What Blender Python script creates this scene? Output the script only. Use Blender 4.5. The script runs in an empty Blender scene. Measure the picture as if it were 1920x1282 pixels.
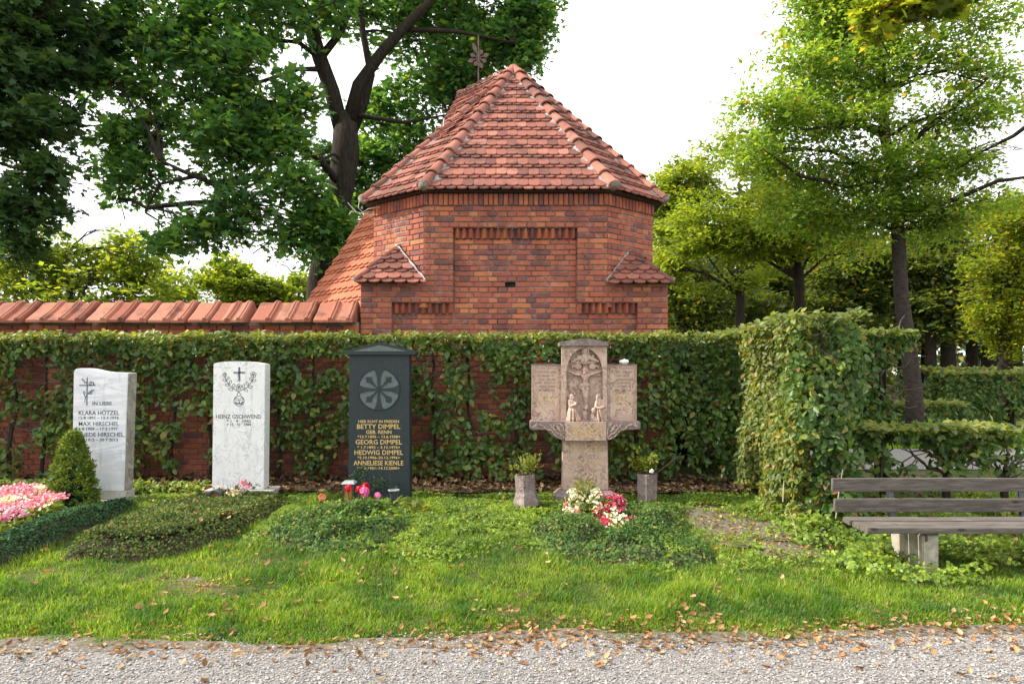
import bpy, bmesh, math, random
import numpy as np
from mathutils import Vector, Matrix

random.seed(7)
R = np.random.RandomState(11)
S = bpy.context.scene
C = S.collection

# ------------------------------------------------------------ camera, light
cam_d = bpy.data.cameras.new("camera")
cam = bpy.data.objects.new("camera", cam_d)
C.objects.link(cam)
cam.location = (0, 0, 1.6)
cam.rotation_euler = (math.radians(90), 0, 0)
cam_d.sensor_width = 36.0
cam_d.lens = 24.0
cam_d.shift_y = 59 / 1920
cam_d.clip_end = 1500
cam_d.clip_start = 0.05
S.camera = cam

SUN_DIR = Vector((-0.80, 0.03, 0.60)).normalized()      # towards the sun
sun_el = math.asin(SUN_DIR.z)
sun_az = math.atan2(SUN_DIR.x, SUN_DIR.y)               # clockwise from +Y
W = bpy.data.worlds.new("World")
S.world = W
W.use_nodes = True
wn = W.node_tree
wn.nodes.clear()
w_out = wn.nodes.new("ShaderNodeOutputWorld")
w_bg = wn.nodes.new("ShaderNodeBackground")
w_sky = wn.nodes.new("ShaderNodeTexSky")
w_sky.sky_type = 'NISHITA'
w_sky.sun_disc = False
w_sky.sun_elevation = sun_el
w_sky.sun_rotation = sun_az
w_sky.air_density = 1.0
w_sky.dust_density = 6.0
w_sky.ozone_density = 1.0
w_bg.inputs[1].default_value = 0.15
# thin bright overcast veil over the blue, as in the photograph
w_tc = wn.nodes.new("ShaderNodeTexCoord")
w_nz = wn.nodes.new("ShaderNodeTexNoise")
w_nz.inputs['Scale'].default_value = 1.6
w_nz.inputs['Detail'].default_value = 5
w_rp = wn.nodes.new("ShaderNodeValToRGB")
w_rp.color_ramp.elements[0].position = 0.25
w_rp.color_ramp.elements[0].color = (0.80, 0.80, 0.80, 1)
w_rp.color_ramp.elements[1].position = 0.60
w_rp.color_ramp.elements[1].color = (0.96, 0.96, 0.96, 1)
w_mx = wn.nodes.new("ShaderNodeMix")
w_mx.data_type = 'RGBA'
w_mx.inputs[7].default_value = (5.85, 5.9, 5.9, 1)
wn.links.new(w_tc.outputs['Generated'], w_nz.inputs['Vector'])
wn.links.new(w_nz.outputs[0], w_rp.inputs[0])
wn.links.new(w_rp.outputs[0], w_mx.inputs[0])
wn.links.new(w_sky.outputs[0], w_mx.inputs[6])
wn.links.new(w_mx.outputs[2], w_bg.inputs[0])
wn.links.new(w_bg.outputs[0], w_out.inputs[0])

sun_d = bpy.data.lights.new("sun", 'SUN')
sun = bpy.data.objects.new("sun", sun_d)
C.objects.link(sun)
sun_d.energy = 3.5
sun_d.angle = math.radians(1.0)
sun_d.color = (1.0, 0.92, 0.80)
sun.rotation_euler = (-SUN_DIR).to_track_quat('-Z', 'Y').to_euler()

S.view_settings.view_transform = 'Standard'
S.view_settings.look = 'None'
S.view_settings.gamma = 1
S.view_settings.exposure = 1.22
S.view_settings.use_curve_mapping = False
S.cycles.use_denoising = True
S.cycles.max_bounces = 8
S.cycles.transparent_max_bounces = 8
S.cycles.sample_clamp_indirect = 8

F = 1280.0
HZ = 700.0


def P(u, v, Y):
    """photo pixel at depth Y -> world point"""
    return Vector(((u - 960) / F * Y, Y, 1.6 - (v - HZ) / F * Y))


def px(u, Y):
    return (u - 960) / F * Y


def pz(v, Y):
    return 1.6 - (v - HZ) / F * Y


def vnoise(p, scale, seed=0):
    """smooth value noise, p (N,2|3) -> (N,) 0..1"""
    p = np.asarray(p, float) / scale
    if p.shape[1] == 2:
        p = np.c_[p, np.zeros(len(p))]
    i = np.floor(p).astype(np.int64)
    f = p - i
    f = f * f * (3 - 2 * f)
    out = 0
    for dx in (0, 1):
        for dy in (0, 1):
            for dz in (0, 1):
                h = ((i[:, 0] + dx) * 73856093) ^ ((i[:, 1] + dy) * 19349663) ^ ((i[:, 2] + dz) * 83492791) ^ (seed * 2654435761)
                h = (h ^ (h >> 13)) * 1274126177
                h = (h ^ (h >> 16)) & 0xffff
                w = (f[:, 0] if dx else 1 - f[:, 0]) * (f[:, 1] if dy else 1 - f[:, 1]) * (f[:, 2] if dz else 1 - f[:, 2])
                out = out + w * h / 65535.0
    return out


def gz(x, y):
    """height of the terrain"""
    x = np.asarray(x, float)
    y = np.asarray(y, float)
    e = edge_y(x)
    t = np.clip((y - e) / 3.9, 0, 1)
    z = 0.285 * t
    far = np.clip((y - 8.0) / 6, 0, 1)
    return z - 0.06 * far


def edge_y(x):
    x = np.asarray(x, float)
    return 4.02 + 0.045 * np.clip(x, -6, 6) + 0.05 * np.sin(x * 2.3 + 1) + 0.03 * np.sin(x * 6.1)


def g1(x, y):
    return float(gz(np.array([x]), np.array([y]))[0])


# ------------------------------------------------------------ materials
def new_mat(name):
    m = bpy.data.materials.new(name)
    m.use_nodes = True
    nt = m.node_tree
    for n in list(nt.nodes):
        nt.nodes.remove(n)
    return m, nt, nt.nodes.new("ShaderNodeOutputMaterial")


def N(nt, t, **kw):
    n = nt.nodes.new(t)
    for k, v in kw.items():
        setattr(n, k, v)
    return n


def ramp(nt, stops, interp='LINEAR'):
    r = nt.nodes.new("ShaderNodeValToRGB")
    r.color_ramp.interpolation = interp
    els = r.color_ramp.elements
    while len(els) < len(stops):
        els.new(0.5)
    for e, (p, c) in zip(els, stops):
        e.position = p
        e.color = (c[0], c[1], c[2], 1)
    return r


def noise(nt, scale, detail=4, rough=0.6, coord='Object', stretch=None):
    tc = N(nt, "ShaderNodeTexCoord")
    n = N(nt, "ShaderNodeTexNoise")
    n.inputs['Scale'].default_value = scale
    n.inputs['Detail'].default_value = detail
    n.inputs['Roughness'].default_value = rough
    src = tc.outputs[coord]
    if coord == 'World':
        pass
    if stretch:
        mp = N(nt, "ShaderNodeMapping")
        mp.inputs['Scale'].default_value = stretch
        nt.links.new(src, mp.inputs[0])
        src = mp.outputs[0]
    nt.links.new(src, n.inputs['Vector'])
    return n


def wpos(nt, scale=None, detail=4, rough=0.6, stretch=None):
    g = N(nt, "ShaderNodeNewGeometry")
    n = N(nt, "ShaderNodeTexNoise")
    n.inputs['Scale'].default_value = scale
    n.inputs['Detail'].default_value = detail
    n.inputs['Roughness'].default_value = rough
    src = g.outputs['Position']
    if stretch:
        mp = N(nt, "ShaderNodeMapping")
        mp.inputs['Scale'].default_value = stretch
        nt.links.new(src, mp.inputs[0])
        src = mp.outputs[0]
    nt.links.new(src, n.inputs['Vector'])
    return n


def mix(nt, fac, a, b, mode='MIX'):
    m = N(nt, "ShaderNodeMix", data_type='RGBA', blend_type=mode)
    for s, v in ((m.inputs[0], fac), (m.inputs[6], a), (m.inputs[7], b)):
        if hasattr(v, 'is_output'):
            nt.links.new(v, s)
        elif isinstance(v, (int, float)):
            s.default_value = v
        else:
            s.default_value = (v[0], v[1], v[2], 1)
    return m.outputs[2]


def bsdf(nt, out, col, rough=0.8, spec=0.3, bump=None, bstr=0.3, bdist=0.005, metal=0.0):
    b = N(nt, "ShaderNodeBsdfPrincipled")
    if hasattr(col, 'is_output'):
        nt.links.new(col, b.inputs['Base Color'])
    else:
        b.inputs['Base Color'].default_value = (*col, 1)
    b.inputs['Roughness'].default_value = rough
    b.inputs['Specular IOR Level'].default_value = spec
    b.inputs['Metallic'].default_value = metal
    if bump is not None:
        bp = N(nt, "ShaderNodeBump")
        bp.inputs['Strength'].default_value = bstr
        bp.inputs['Distance'].default_value = bdist
        nt.links.new(bump, bp.inputs['Height'])
        nt.links.new(bp.outputs[0], b.inputs['Normal'])
    nt.links.new(b.outputs[0], out.inputs[0])
    return b


def rnd_out(nt, island):
    if island:
        return N(nt, "ShaderNodeNewGeometry").outputs['Random Per Island']
    return N(nt, "ShaderNodeObjectInfo").outputs['Random']


def clay_mat(name, stops, island, stain=(0.045, 0.035, 0.032), stain_amt=0.55, pale=(0.45, 0.33, 0.27), pale_amt=0.35, stretch=(1, 1, 1), rough=0.85, sscale=5):
    m, nt, out = new_mat(name)
    r = ramp(nt, stops)
    nt.links.new(rnd_out(nt, island), r.inputs[0])
    n1 = wpos(nt, sscale, 5, 0.65, stretch)
    r1 = ramp(nt, [(0.50, (0, 0, 0)), (0.72, (1, 1, 1))])
    nt.links.new(n1.outputs[0], r1.inputs[0])
    mul = N(nt, "ShaderNodeMath", operation='MULTIPLY')
    nt.links.new(r1.outputs[0], mul.inputs[0])
    mul.inputs[1].default_value = stain_amt
    c = mix(nt, mul.outputs[0], r.outputs[0], stain)
    n2 = wpos(nt, 11, 5, 0.7)
    r2 = ramp(nt, [(0.56, (0, 0, 0)), (0.75, (1, 1, 1))])
    nt.links.new(n2.outputs[0], r2.inputs[0])
    mul2 = N(nt, "ShaderNodeMath", operation='MULTIPLY')
    nt.links.new(r2.outputs[0], mul2.inputs[0])
    mul2.inputs[1].default_value = pale_amt
    c = mix(nt, mul2.outputs[0], c, pale)
    n3 = wpos(nt, 90, 4, 0.7)
    r3 = ramp(nt, [(0.3, (0.7, 0.7, 0.7)), (0.7, (1.15, 1.15, 1.15))])
    nt.links.new(n3.outputs[0], r3.inputs[0])
    c = mix(nt, 1.0, c, r3.outputs[0], 'MULTIPLY')
    bsdf(nt, out, c, rough, 0.25, n3.outputs[0], 0.5, 0.004)
    return m


BR = [(0.0, (0.16, 0.072, 0.068)), (0.13, (0.24, 0.082, 0.066)), (0.30, (0.32, 0.096, 0.064)), (0.6, (0.375, 0.110, 0.064)), (0.88, (0.43, 0.138, 0.070)), (1.0, (0.50, 0.185, 0.085))]
M_BRICK = clay_mat("brick_clay", BR, False, stretch=(1, 1, .45),  pale=(0.46, 0.29, 0.235), pale_amt=.6, stain_amt=.5)
M_BRICKI = clay_mat("brick_clay_mass", BR, True, stretch=(1, 1, .45),  pale=(0.46, 0.29, 0.235), pale_amt=.6, stain_amt=.5)
TL = [(0.0, (0.13, 0.055, 0.044)), (0.35, (0.225, 0.084, 0.062)), (0.75, (0.29, 0.108, 0.078)), (1.0, (0.36, 0.15, 0.108))]
M_TILE = clay_mat("roof_clay", TL, False, stain_amt=0.7, pale_amt=0.3, sscale=3)
M_TILEI = clay_mat("roof_clay_mass", TL, True, stain_amt=0.7, pale_amt=0.3, sscale=3)
OL = [(0.0, (0.36, 0.115, 0.06)), (1.0, (0.43, 0.15, 0.08))]
M_OTILE = clay_mat("orange_roof_clay", OL, False, stain_amt=0.4, pale_amt=0.15, sscale=2)
M_OTILEI = clay_mat("orange_roof_clay_mass", OL, True, stain_amt=0.4, pale_amt=0.15, sscale=2)
M_COPE = clay_mat("coping_clay", [(0, (0.26, 0.088, 0.058)), (0.6, (0.36, 0.135, 0.085)), (1, (0.42, 0.18, 0.12))], False, stain_amt=0.75, pale_amt=0.3, sscale=3.2)


def simple_mat(name, c1, c2, scale, rough=0.85, spec=0.3, bstr=0.3, stretch=None, detail=5, metal=0.0, bdist=0.004):
    m, nt, out = new_mat(name)
    n = wpos(nt, scale, detail, 0.65, stretch)
    r = ramp(nt, [(0.3, c1), (0.7, c2)])
    nt.links.new(n.outputs[0], r.inputs[0])
    bsdf(nt, out, r.outputs[0], rough, spec, n.outputs[0], bstr, bdist, metal)
    return m


M_MORTAR = simple_mat("mortar", (0.065, 0.056, 0.05), (0.36, 0.325, 0.285), 4, detail=7)
M_DARK = simple_mat("roof_underlay", (0.03, 0.024, 0.02), (0.08, 0.06, 0.05), 20)
M_CEMENT = simple_mat("cement_fillet", (0.16, 0.155, 0.15), (0.36, 0.35, 0.34), 25)
M_WHITECEM = simple_mat("white_fillet", (0.62, 0.62, 0.60), (0.78, 0.78, 0.76), 25)
M_BARK = simple_mat("bark", (0.014, 0.011, 0.009), (0.05, 0.04, 0.031), 9, 0.95, 0.15, 0.9, (3, 3, 0.7), 6, bdist=0.03)
M_BARKG = simple_mat("grey_bark", (0.045, 0.038, 0.034), (0.13, 0.11, 0.095), 9, 0.95, 0.15, 0.9, (1, 1, 3), 6, bdist=0.02)
M_TWIG = simple_mat("twig_bark", (0.05, 0.036, 0.026), (0.14, 0.10, 0.075), 40, 0.9)
M_SOIL = simple_mat("dark_soil", (0.028, 0.019, 0.013), (0.085, 0.06, 0.042), 20, 0.95, 0.1, 0.8)
M_IRON = simple_mat("rusty_iron", (0.07, 0.04, 0.04), (0.17, 0.10, 0.09), 30, 0.7)
M_ZINC = simple_mat("zinc", (0.30, 0.28, 0.28), (0.45, 0.42, 0.42), 40, 0.5)
M_INK = simple_mat("engraved_grey", (0.045, 0.06, 0.085), (0.08, 0.10, 0.13), 60, 0.7)
M_GOLD = simple_mat("gilded_letters", (0.55, 0.36, 0.11), (0.72, 0.52, 0.20), 120, 0.45, 0.5)
M_FADED = simple_mat("faded_letters", (0.12, 0.08, 0.06), (0.34, 0.25, 0.18), 90, 0.8)
M_BLACKM = simple_mat("dark_bronze", (0.03, 0.032, 0.036), (0.09, 0.095, 0.10), 40, 0.35, 0.5)
M_AMBER = simple_mat("amber_glass", (0.22, 0.10, 0.015), (0.45, 0.25, 0.05), 18, 0.25, 0.5)
M_CONC = simple_mat("weathered_concrete", (0.22, 0.20, 0.16), (0.46, 0.43, 0.36), 12, 0.9, 0.2, 0.6)
M_STEEL = simple_mat("galvanised_steel", (0.20, 0.22, 0.24), (0.34, 0.36, 0.38), 30, 0.5, 0.5, 0.1)
M_PETAL_W = simple_mat("white_petal", (0.72, 0.70, 0.64), (0.86, 0.85, 0.82), 60, 0.6)


def marble(name, base, vein, scale, vw=0.05, stretch=(1, 1, 1), rough=0.45, spots=0.0, cloud=None, dirt=(0.20, 0.19, 0.17)):
    m, nt, out = new_mat(name)
    n = wpos(nt, scale, 7, 0.62, stretch)
    n.inputs['Distortion'].default_value = 1.2
    a = N(nt, "ShaderNodeMath", operation='SUBTRACT')
    nt.links.new(n.outputs[0], a.inputs[0])
    a.inputs[1].default_value = 0.5
    b = N(nt, "ShaderNodeMath", operation='ABSOLUTE')
    nt.links.new(a.outputs[0], b.inputs[0])
    r = ramp(nt, [(0.0, (1, 1, 1)), (vw, (0, 0, 0))])
    nt.links.new(b.outputs[0], r.inputs[0])
    n2 = wpos(nt, scale * 0.45, 4, 0.6)
    r2 = ramp(nt, [(0.34, (0, 0, 0)), (0.55, (1, 1, 1))])
    nt.links.new(n2.outputs[0], r2.inputs[0])
    f = N(nt, "ShaderNodeMath", operation='MULTIPLY')
    nt.links.new(r.outputs[0], f.inputs[0])
    nt.links.new(r2.outputs[0], f.inputs[1])
    nc = wpos(nt, scale * 0.9, 5, 0.6)
    rc = ramp(nt, [(0.35, base), (0.7, cloud or base)])
    nt.links.new(nc.outputs[0], rc.inputs[0])
    c = mix(nt, f.outputs[0], rc.outputs[0], vein)
    # weather streaks running down
    n3 = wpos(nt, 7, 4, 0.6, (3, 3, 0.35))
    r3 = ramp(nt, [(0.56, (0, 0, 0)), (0.78, (1, 1, 1))])
    nt.links.new(n3.outputs[0], r3.inputs[0])
    s = N(nt, "ShaderNodeMath", operation='MULTIPLY')
    nt.links.new(r3.outputs[0], s.inputs[0])
    s.inputs[1].default_value = 0.4
    c = mix(nt, s.outputs[0], c, dirt)
    n4 = wpos(nt, 160, 3, 0.6)
    bsdf(nt, out, c, rough, 0.35, n4.outputs[0], 0.15, 0.002)
    return m


M_MARB1 = marble("pale_blue_marble", (0.66, 0.67, 0.70), (0.52, 0.55, 0.60), 2.2, 0.09, (0.5, 1, 3.5), cloud=(0.74, 0.75, 0.77))
M_MARB2 = marble("white_veined_marble", (0.72, 0.72, 0.72), (0.42, 0.45, 0.49), 9, 0.028, cloud=(0.78, 0.78, 0.77))
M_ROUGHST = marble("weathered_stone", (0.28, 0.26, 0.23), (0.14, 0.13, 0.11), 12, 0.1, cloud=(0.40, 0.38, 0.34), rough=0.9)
M_ROUGHST2 = marble("pale_weathered_stone", (0.40, 0.38, 0.35), (0.2, 0.19, 0.17), 12, 0.1, cloud=(0.52, 0.50, 0.46), rough=0.9)
M_GRAN = marble("black_green_granite", (0.013, 0.020, 0.024), (0.022, 0.032, 0.036), 60, 0.2, rough=0.5, cloud=(0.018, 0.027, 0.031), dirt=(0.05, 0.065, 0.07))
M_GRANL = marble("hammered_grey_granite", (0.12, 0.15, 0.148), (0.09, 0.11, 0.11), 80, 0.2, rough=0.85, cloud=(0.17, 0.20, 0.195), dirt=(0.1, 0.11, 0.11))
M_ROSE = marble("rose_limestone", (0.44, 0.305, 0.24), (0.14, 0.06, 0.05), 11, 0.040, cloud=(0.54, 0.415, 0.335), rough=0.6, dirt=(0.16, 0.13, 0.12))
M_ROSED = marble("dark_rose_limestone", (0.185, 0.142, 0.132), (0.08, 0.05, 0.045), 16, 0.05, cloud=(0.30, 0.25, 0.235), rough=0.7, dirt=(0.09, 0.08, 0.08))


def leaf_mat(name, stops, trans=0.4, rough=0.5, spec=0.35, clump=((0.72, 0.78, 0.8), (1.25, 1.2, 1.05)), tcol=1.6, clump_scale=1.2):
    m, nt, out = new_mat(name)
    g = N(nt, "ShaderNodeNewGeometry")
    r = ramp(nt, stops)
    nt.links.new(g.outputs['Random Per Island'], r.inputs[0])
    c = r.outputs[0]
    n = wpos(nt, clump_scale, 2, 0.5)
    rr = ramp(nt, [(0.35, clump[0]), (0.65, clump[1])])
    nt.links.new(n.outputs[0], rr.inputs[0])
    c = mix(nt, 1.0, c, rr.outputs[0], 'MULTIPLY')
    b = N(nt, "ShaderNodeBsdfPrincipled")
    nt.links.new(c, b.inputs['Base Color'])
    b.inputs['Roughness'].default_value = rough
    b.inputs['Specular IOR Level'].default_value = spec
    t = N(nt, "ShaderNodeBsdfTranslucent")
    tc = mix(nt, 1.0, c, (tcol * 1.15, tcol * 1.1, tcol * 0.45), 'MULTIPLY')
    nt.links.new(tc, t.inputs[0])
    ms = N(nt, "ShaderNodeMixShader")
    ms.inputs[0].default_value = trans
    nt.links.new(b.outputs[0], ms.inputs[1])
    nt.links.new(t.outputs[0], ms.inputs[2])
    nt.links.new(ms.outputs[0], out.inputs[0])
    return m


M_LMAPLE = leaf_mat("maple_leaf", [(0, (0.049, 0.118, 0.053)), (0.6, (0.088, 0.206, 0.071)), (0.93, (0.165, 0.292, 0.060)), (1, (0.310, 0.368, 0.071))], 0.48)
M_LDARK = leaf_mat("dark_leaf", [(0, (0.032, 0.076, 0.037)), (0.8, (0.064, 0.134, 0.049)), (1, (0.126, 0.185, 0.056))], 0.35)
M_LCHERRY = leaf_mat("cherry_leaf", [(0, (0.091, 0.167, 0.041)), (0.6, (0.159, 0.256, 0.051)), (0.95, (0.251, 0.323, 0.051)), (1, (0.455, 0.234, 0.058))], 0.6)
M_LLIGHT = leaf_mat("light_leaf", [(0, (0.118, 0.177, 0.028)), (0.6, (0.184, 0.251, 0.039)), (1, (0.301, 0.310, 0.044))], 0.55)
M_LYEL = leaf_mat("yellowing_leaf", [(0, (0.103, 0.149, 0.020)), (0.6, (0.178, 0.230, 0.030)), (0.92, (0.253, 0.270, 0.040)), (1, (0.391, 0.241, 0.040))], 0.62)
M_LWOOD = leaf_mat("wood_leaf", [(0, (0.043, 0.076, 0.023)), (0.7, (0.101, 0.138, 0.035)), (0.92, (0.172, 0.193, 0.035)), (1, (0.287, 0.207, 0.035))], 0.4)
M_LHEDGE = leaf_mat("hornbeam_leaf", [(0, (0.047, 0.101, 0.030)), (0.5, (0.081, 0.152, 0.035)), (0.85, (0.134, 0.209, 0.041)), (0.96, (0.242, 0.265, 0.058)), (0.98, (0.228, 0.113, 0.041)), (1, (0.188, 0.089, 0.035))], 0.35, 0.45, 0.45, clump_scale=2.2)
M_LHEDGEY = leaf_mat("sunlit_hornbeam_leaf", [(0, (0.072, 0.123, 0.035)), (0.5, (0.132, 0.174, 0.035)), (0.85, (0.216, 0.224, 0.045)), (0.95, (0.288, 0.224, 0.050)), (1, (0.240, 0.123, 0.040))], 0.4, 0.45, 0.4, clump_scale=2.2)  # brighter, yellower hornbeam copy: sunlight on the lit face put into the colour
M_LTOP = leaf_mat("pale_hornbeam_leaf", [(0, (0.10, 0.15, 0.035)), (0.6, (0.16, 0.2, 0.045)), (1, (0.24, 0.23, 0.06))], 0.4, 0.45, 0.4, clump_scale=2)  # paler, yellower leaf for the hedge tops and the seedling
M_GRASS = leaf_mat("grass_blade", [(0, (0.072, 0.150, 0.018)), (0.6, (0.132, 0.250, 0.024)), (0.92, (0.217, 0.325, 0.041)), (0.97, (0.361, 0.312, 0.137)), (1, (0.397, 0.325, 0.177))], 0.45, 0.5, 0.3, clump=((0.52, 0.66, 0.75), (1.45, 1.25, 1.1)), clump_scale=2.6)
M_WEED = leaf_mat("weed_leaf", [(0, (0.078, 0.145, 0.024)), (0.6, (0.156, 0.251, 0.033)), (1, (0.332, 0.389, 0.046))], 0.35, 0.5, 0.35, clump_scale=2.5)
M_EUON = leaf_mat("low_evergreen_leaf", [(0, (0.037, 0.087, 0.027)), (0.6, (0.075, 0.145, 0.040)), (0.92, (0.152, 0.226, 0.057)), (1, (0.333, 0.246, 0.076))], 0.2, 0.75, 0.12, clump_scale=3)
M_COTO = leaf_mat("cotoneaster_leaf", [(0, (0.040, 0.066, 0.019)), (0.55, (0.085, 0.131, 0.036)), (0.9, (0.164, 0.198, 0.054)), (0.98, (0.224, 0.184, 0.084)), (1, (0.420, 0.171, 0.036))], 0.15, 0.75, 0.12, clump_scale=3)
M_BOX = leaf_mat("box_leaf", [(0, (0.024, 0.062, 0.031)), (0.7, (0.045, 0.105, 0.044)), (1, (0.083, 0.150, 0.055))], 0.12, 0.75, 0.12, clump_scale=4)
M_CONIF = leaf_mat("spruce_needles", [(0, (0.061, 0.115, 0.019)), (0.6, (0.122, 0.185, 0.026)), (1, (0.264, 0.298, 0.040))], 0.2, 0.6, 0.2, clump_scale=6)
M_DRY = leaf_mat("dry_leaf", [(0, (0.14, 0.065, 0.03)), (0.4, (0.30, 0.15, 0.07)), (0.75, (0.42, 0.24, 0.12)), (1, (0.52, 0.36, 0.22))], 0.2, 0.7, 0.2, tcol=1.2)
M_DRYD = leaf_mat("dark_dry_leaf", [(0, (0.05, 0.03, 0.02)), (0.5, (0.13, 0.075, 0.045)), (0.9, (0.24, 0.15, 0.09)), (1, (0.36, 0.24, 0.14))], 0.15, 0.8, 0.2, tcol=1.1)
M_PINK = leaf_mat("pink_petal", [(0, (0.570, 0.112, 0.264)), (0.55, (0.712, 0.224, 0.370)), (0.85, (0.760, 0.360, 0.440)), (1, (0.779, 0.576, 0.616))], 0.25, 0.5, 0.3, tcol=1.0)
M_RED = leaf_mat("crimson_petal", [(0, (0.45, 0.01, 0.08)), (0.7, (0.65, 0.03, 0.15)), (1, (0.75, 0.16, 0.28))], 0.25, 0.5, 0.3, tcol=1.0)
M_WHITEP = leaf_mat("cream_petal", [(0, (0.70, 0.66, 0.42)), (0.6, (0.78, 0.76, 0.58)), (1, (0.82, 0.80, 0.74))], 0.25, 0.5, 0.3, tcol=1.0)
M_REDF = leaf_mat("red_petal", [(0, (0.5, 0.004, 0.02)), (1, (0.7, 0.03, 0.05))], 0.2, 0.5, 0.3, tcol=1.0)
M_MAG = leaf_mat("magenta_petal", [(0, (0.6, 0.06, 0.35)), (1, (0.8, 0.25, 0.5))], 0.2, 0.5, 0.3, tcol=1.0)
M_PLANTY = leaf_mat("yellow_green_leaf", [(0, (0.10, 0.15, 0.02)), (0.6, (0.18, 0.22, 0.03)), (1, (0.3, 0.27, 0.05))], 0.35, 0.5, 0.35)


def ground_mat():
    m, nt, out = new_mat("lawn_earth")
    n = wpos(nt, 3.0, 6, 0.65)
    r = ramp(nt, [(0.30, (0.05, 0.075, 0.018)), (0.5, (0.075, 0.09, 0.03)), (0.64, (0.15, 0.115, 0.065))])
    nt.links.new(n.outputs[0], r.inputs[0])
    n2 = wpos(nt, 60, 5, 0.7)
    r2 = ramp(nt, [(0.3, (0.6, 0.6, 0.6)), (0.7, (1.3, 1.3, 1.3))])
    nt.links.new(n2.outputs[0], r2.inputs[0])
    c = mix(nt, 1.0, r.outputs[0], r2.outputs[0], 'MULTIPLY')
    bsdf(nt, out, c, 0.95, 0.1, n2.outputs[0], 0.8, 0.02)
    return m


def gravel_mat(name, island=False):
    m, nt, out = new_mat(name)
    if island:
        g = N(nt, "ShaderNodeNewGeometry")
        r = ramp(nt, [(0, (0.14, 0.135, 0.135)), (0.4, (0.245, 0.235, 0.23)), (0.75, (0.31, 0.295, 0.285)), (0.93, (0.40, 0.38, 0.36)), (1, (0.33, 0.26, 0.22))])
        nt.links.new(g.outputs['Random Per Island'], r.inputs[0])
        bsdf(nt, out, r.outputs[0], 0.85, 0.25)
        return m
    n = wpos(nt, 45, 5, 0.7)
    r = ramp(nt, [(0.3, (0.16, 0.15, 0.145)), (0.7, (0.30, 0.285, 0.27))])
    nt.links.new(n.outputs[0], r.inputs[0])
    n2 = wpos(nt, 1.2, 4, 0.6)
    r2 = ramp(nt, [(0.3, (0.85, 0.84, 0.83)), (0.7, (1.1, 1.1, 1.1))])
    nt.links.new(n2.outputs[0], r2.inputs[0])
    c = mix(nt, 1.0, r.outputs[0], r2.outputs[0], 'MULTIPLY')
    bsdf(nt, out, c, 0.9, 0.2, n.outputs[0], 0.9, 0.012)
    return m


M_GROUND = ground_mat()
M_GRAVEL = gravel_mat("fine_gravel")
M_STONES = gravel_mat("gravel_stone", True)


def wood_mat():
    m, nt, out = new_mat("grey_weathered_wood")
    n = wpos(nt, 7, 6, 0.7, (0.7, 9, 9))
    n.inputs['Distortion'].default_value = 0.6
    r = ramp(nt, [(0.28, (0.045, 0.038, 0.033)), (0.5, (0.105, 0.09, 0.078)), (0.72, (0.20, 0.178, 0.158))])
    nt.links.new(n.outputs[0], r.inputs[0])
    # knots
    v = N(nt, "ShaderNodeTexVoronoi")
    g = N(nt, "ShaderNodeNewGeometry")
    mp = N(nt, "ShaderNodeMapping")
    mp.inputs['Scale'].default_value = (3.2, 7, 8)
    nt.links.new(g.outputs['Position'], mp.inputs[0])
    nt.links.new(mp.outputs[0], v.inputs['Vector'])
    v.inputs['Scale'].default_value = 1.0
    rk = ramp(nt, [(0.06, (1, 1, 1)), (0.13, (0, 0, 0))])
    nt.links.new(v.outputs['Distance'], rk.inputs[0])
    c = mix(nt, rk.outputs[0], r.outputs[0], (0.045, 0.03, 0.024))
    n2 = wpos(nt, 30, 4, 0.7, (0.12, 6, 6))
    rc = ramp(nt, [(0.6, (1, 1, 1)), (0.68, (0.35, 0.33, 0.32))])
    nt.links.new(n2.outputs[0], rc.inputs[0])
    c = mix(nt, 1.0, c, rc.outputs[0], 'MULTIPLY')
    bsdf(nt, out, c, 0.75, 0.3, n.outputs[0], 0.5, 0.006)
    return m


M_WOOD = wood_mat()

# ------------------------------------------------------------ mesh helpers
ROOT = {}


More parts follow.
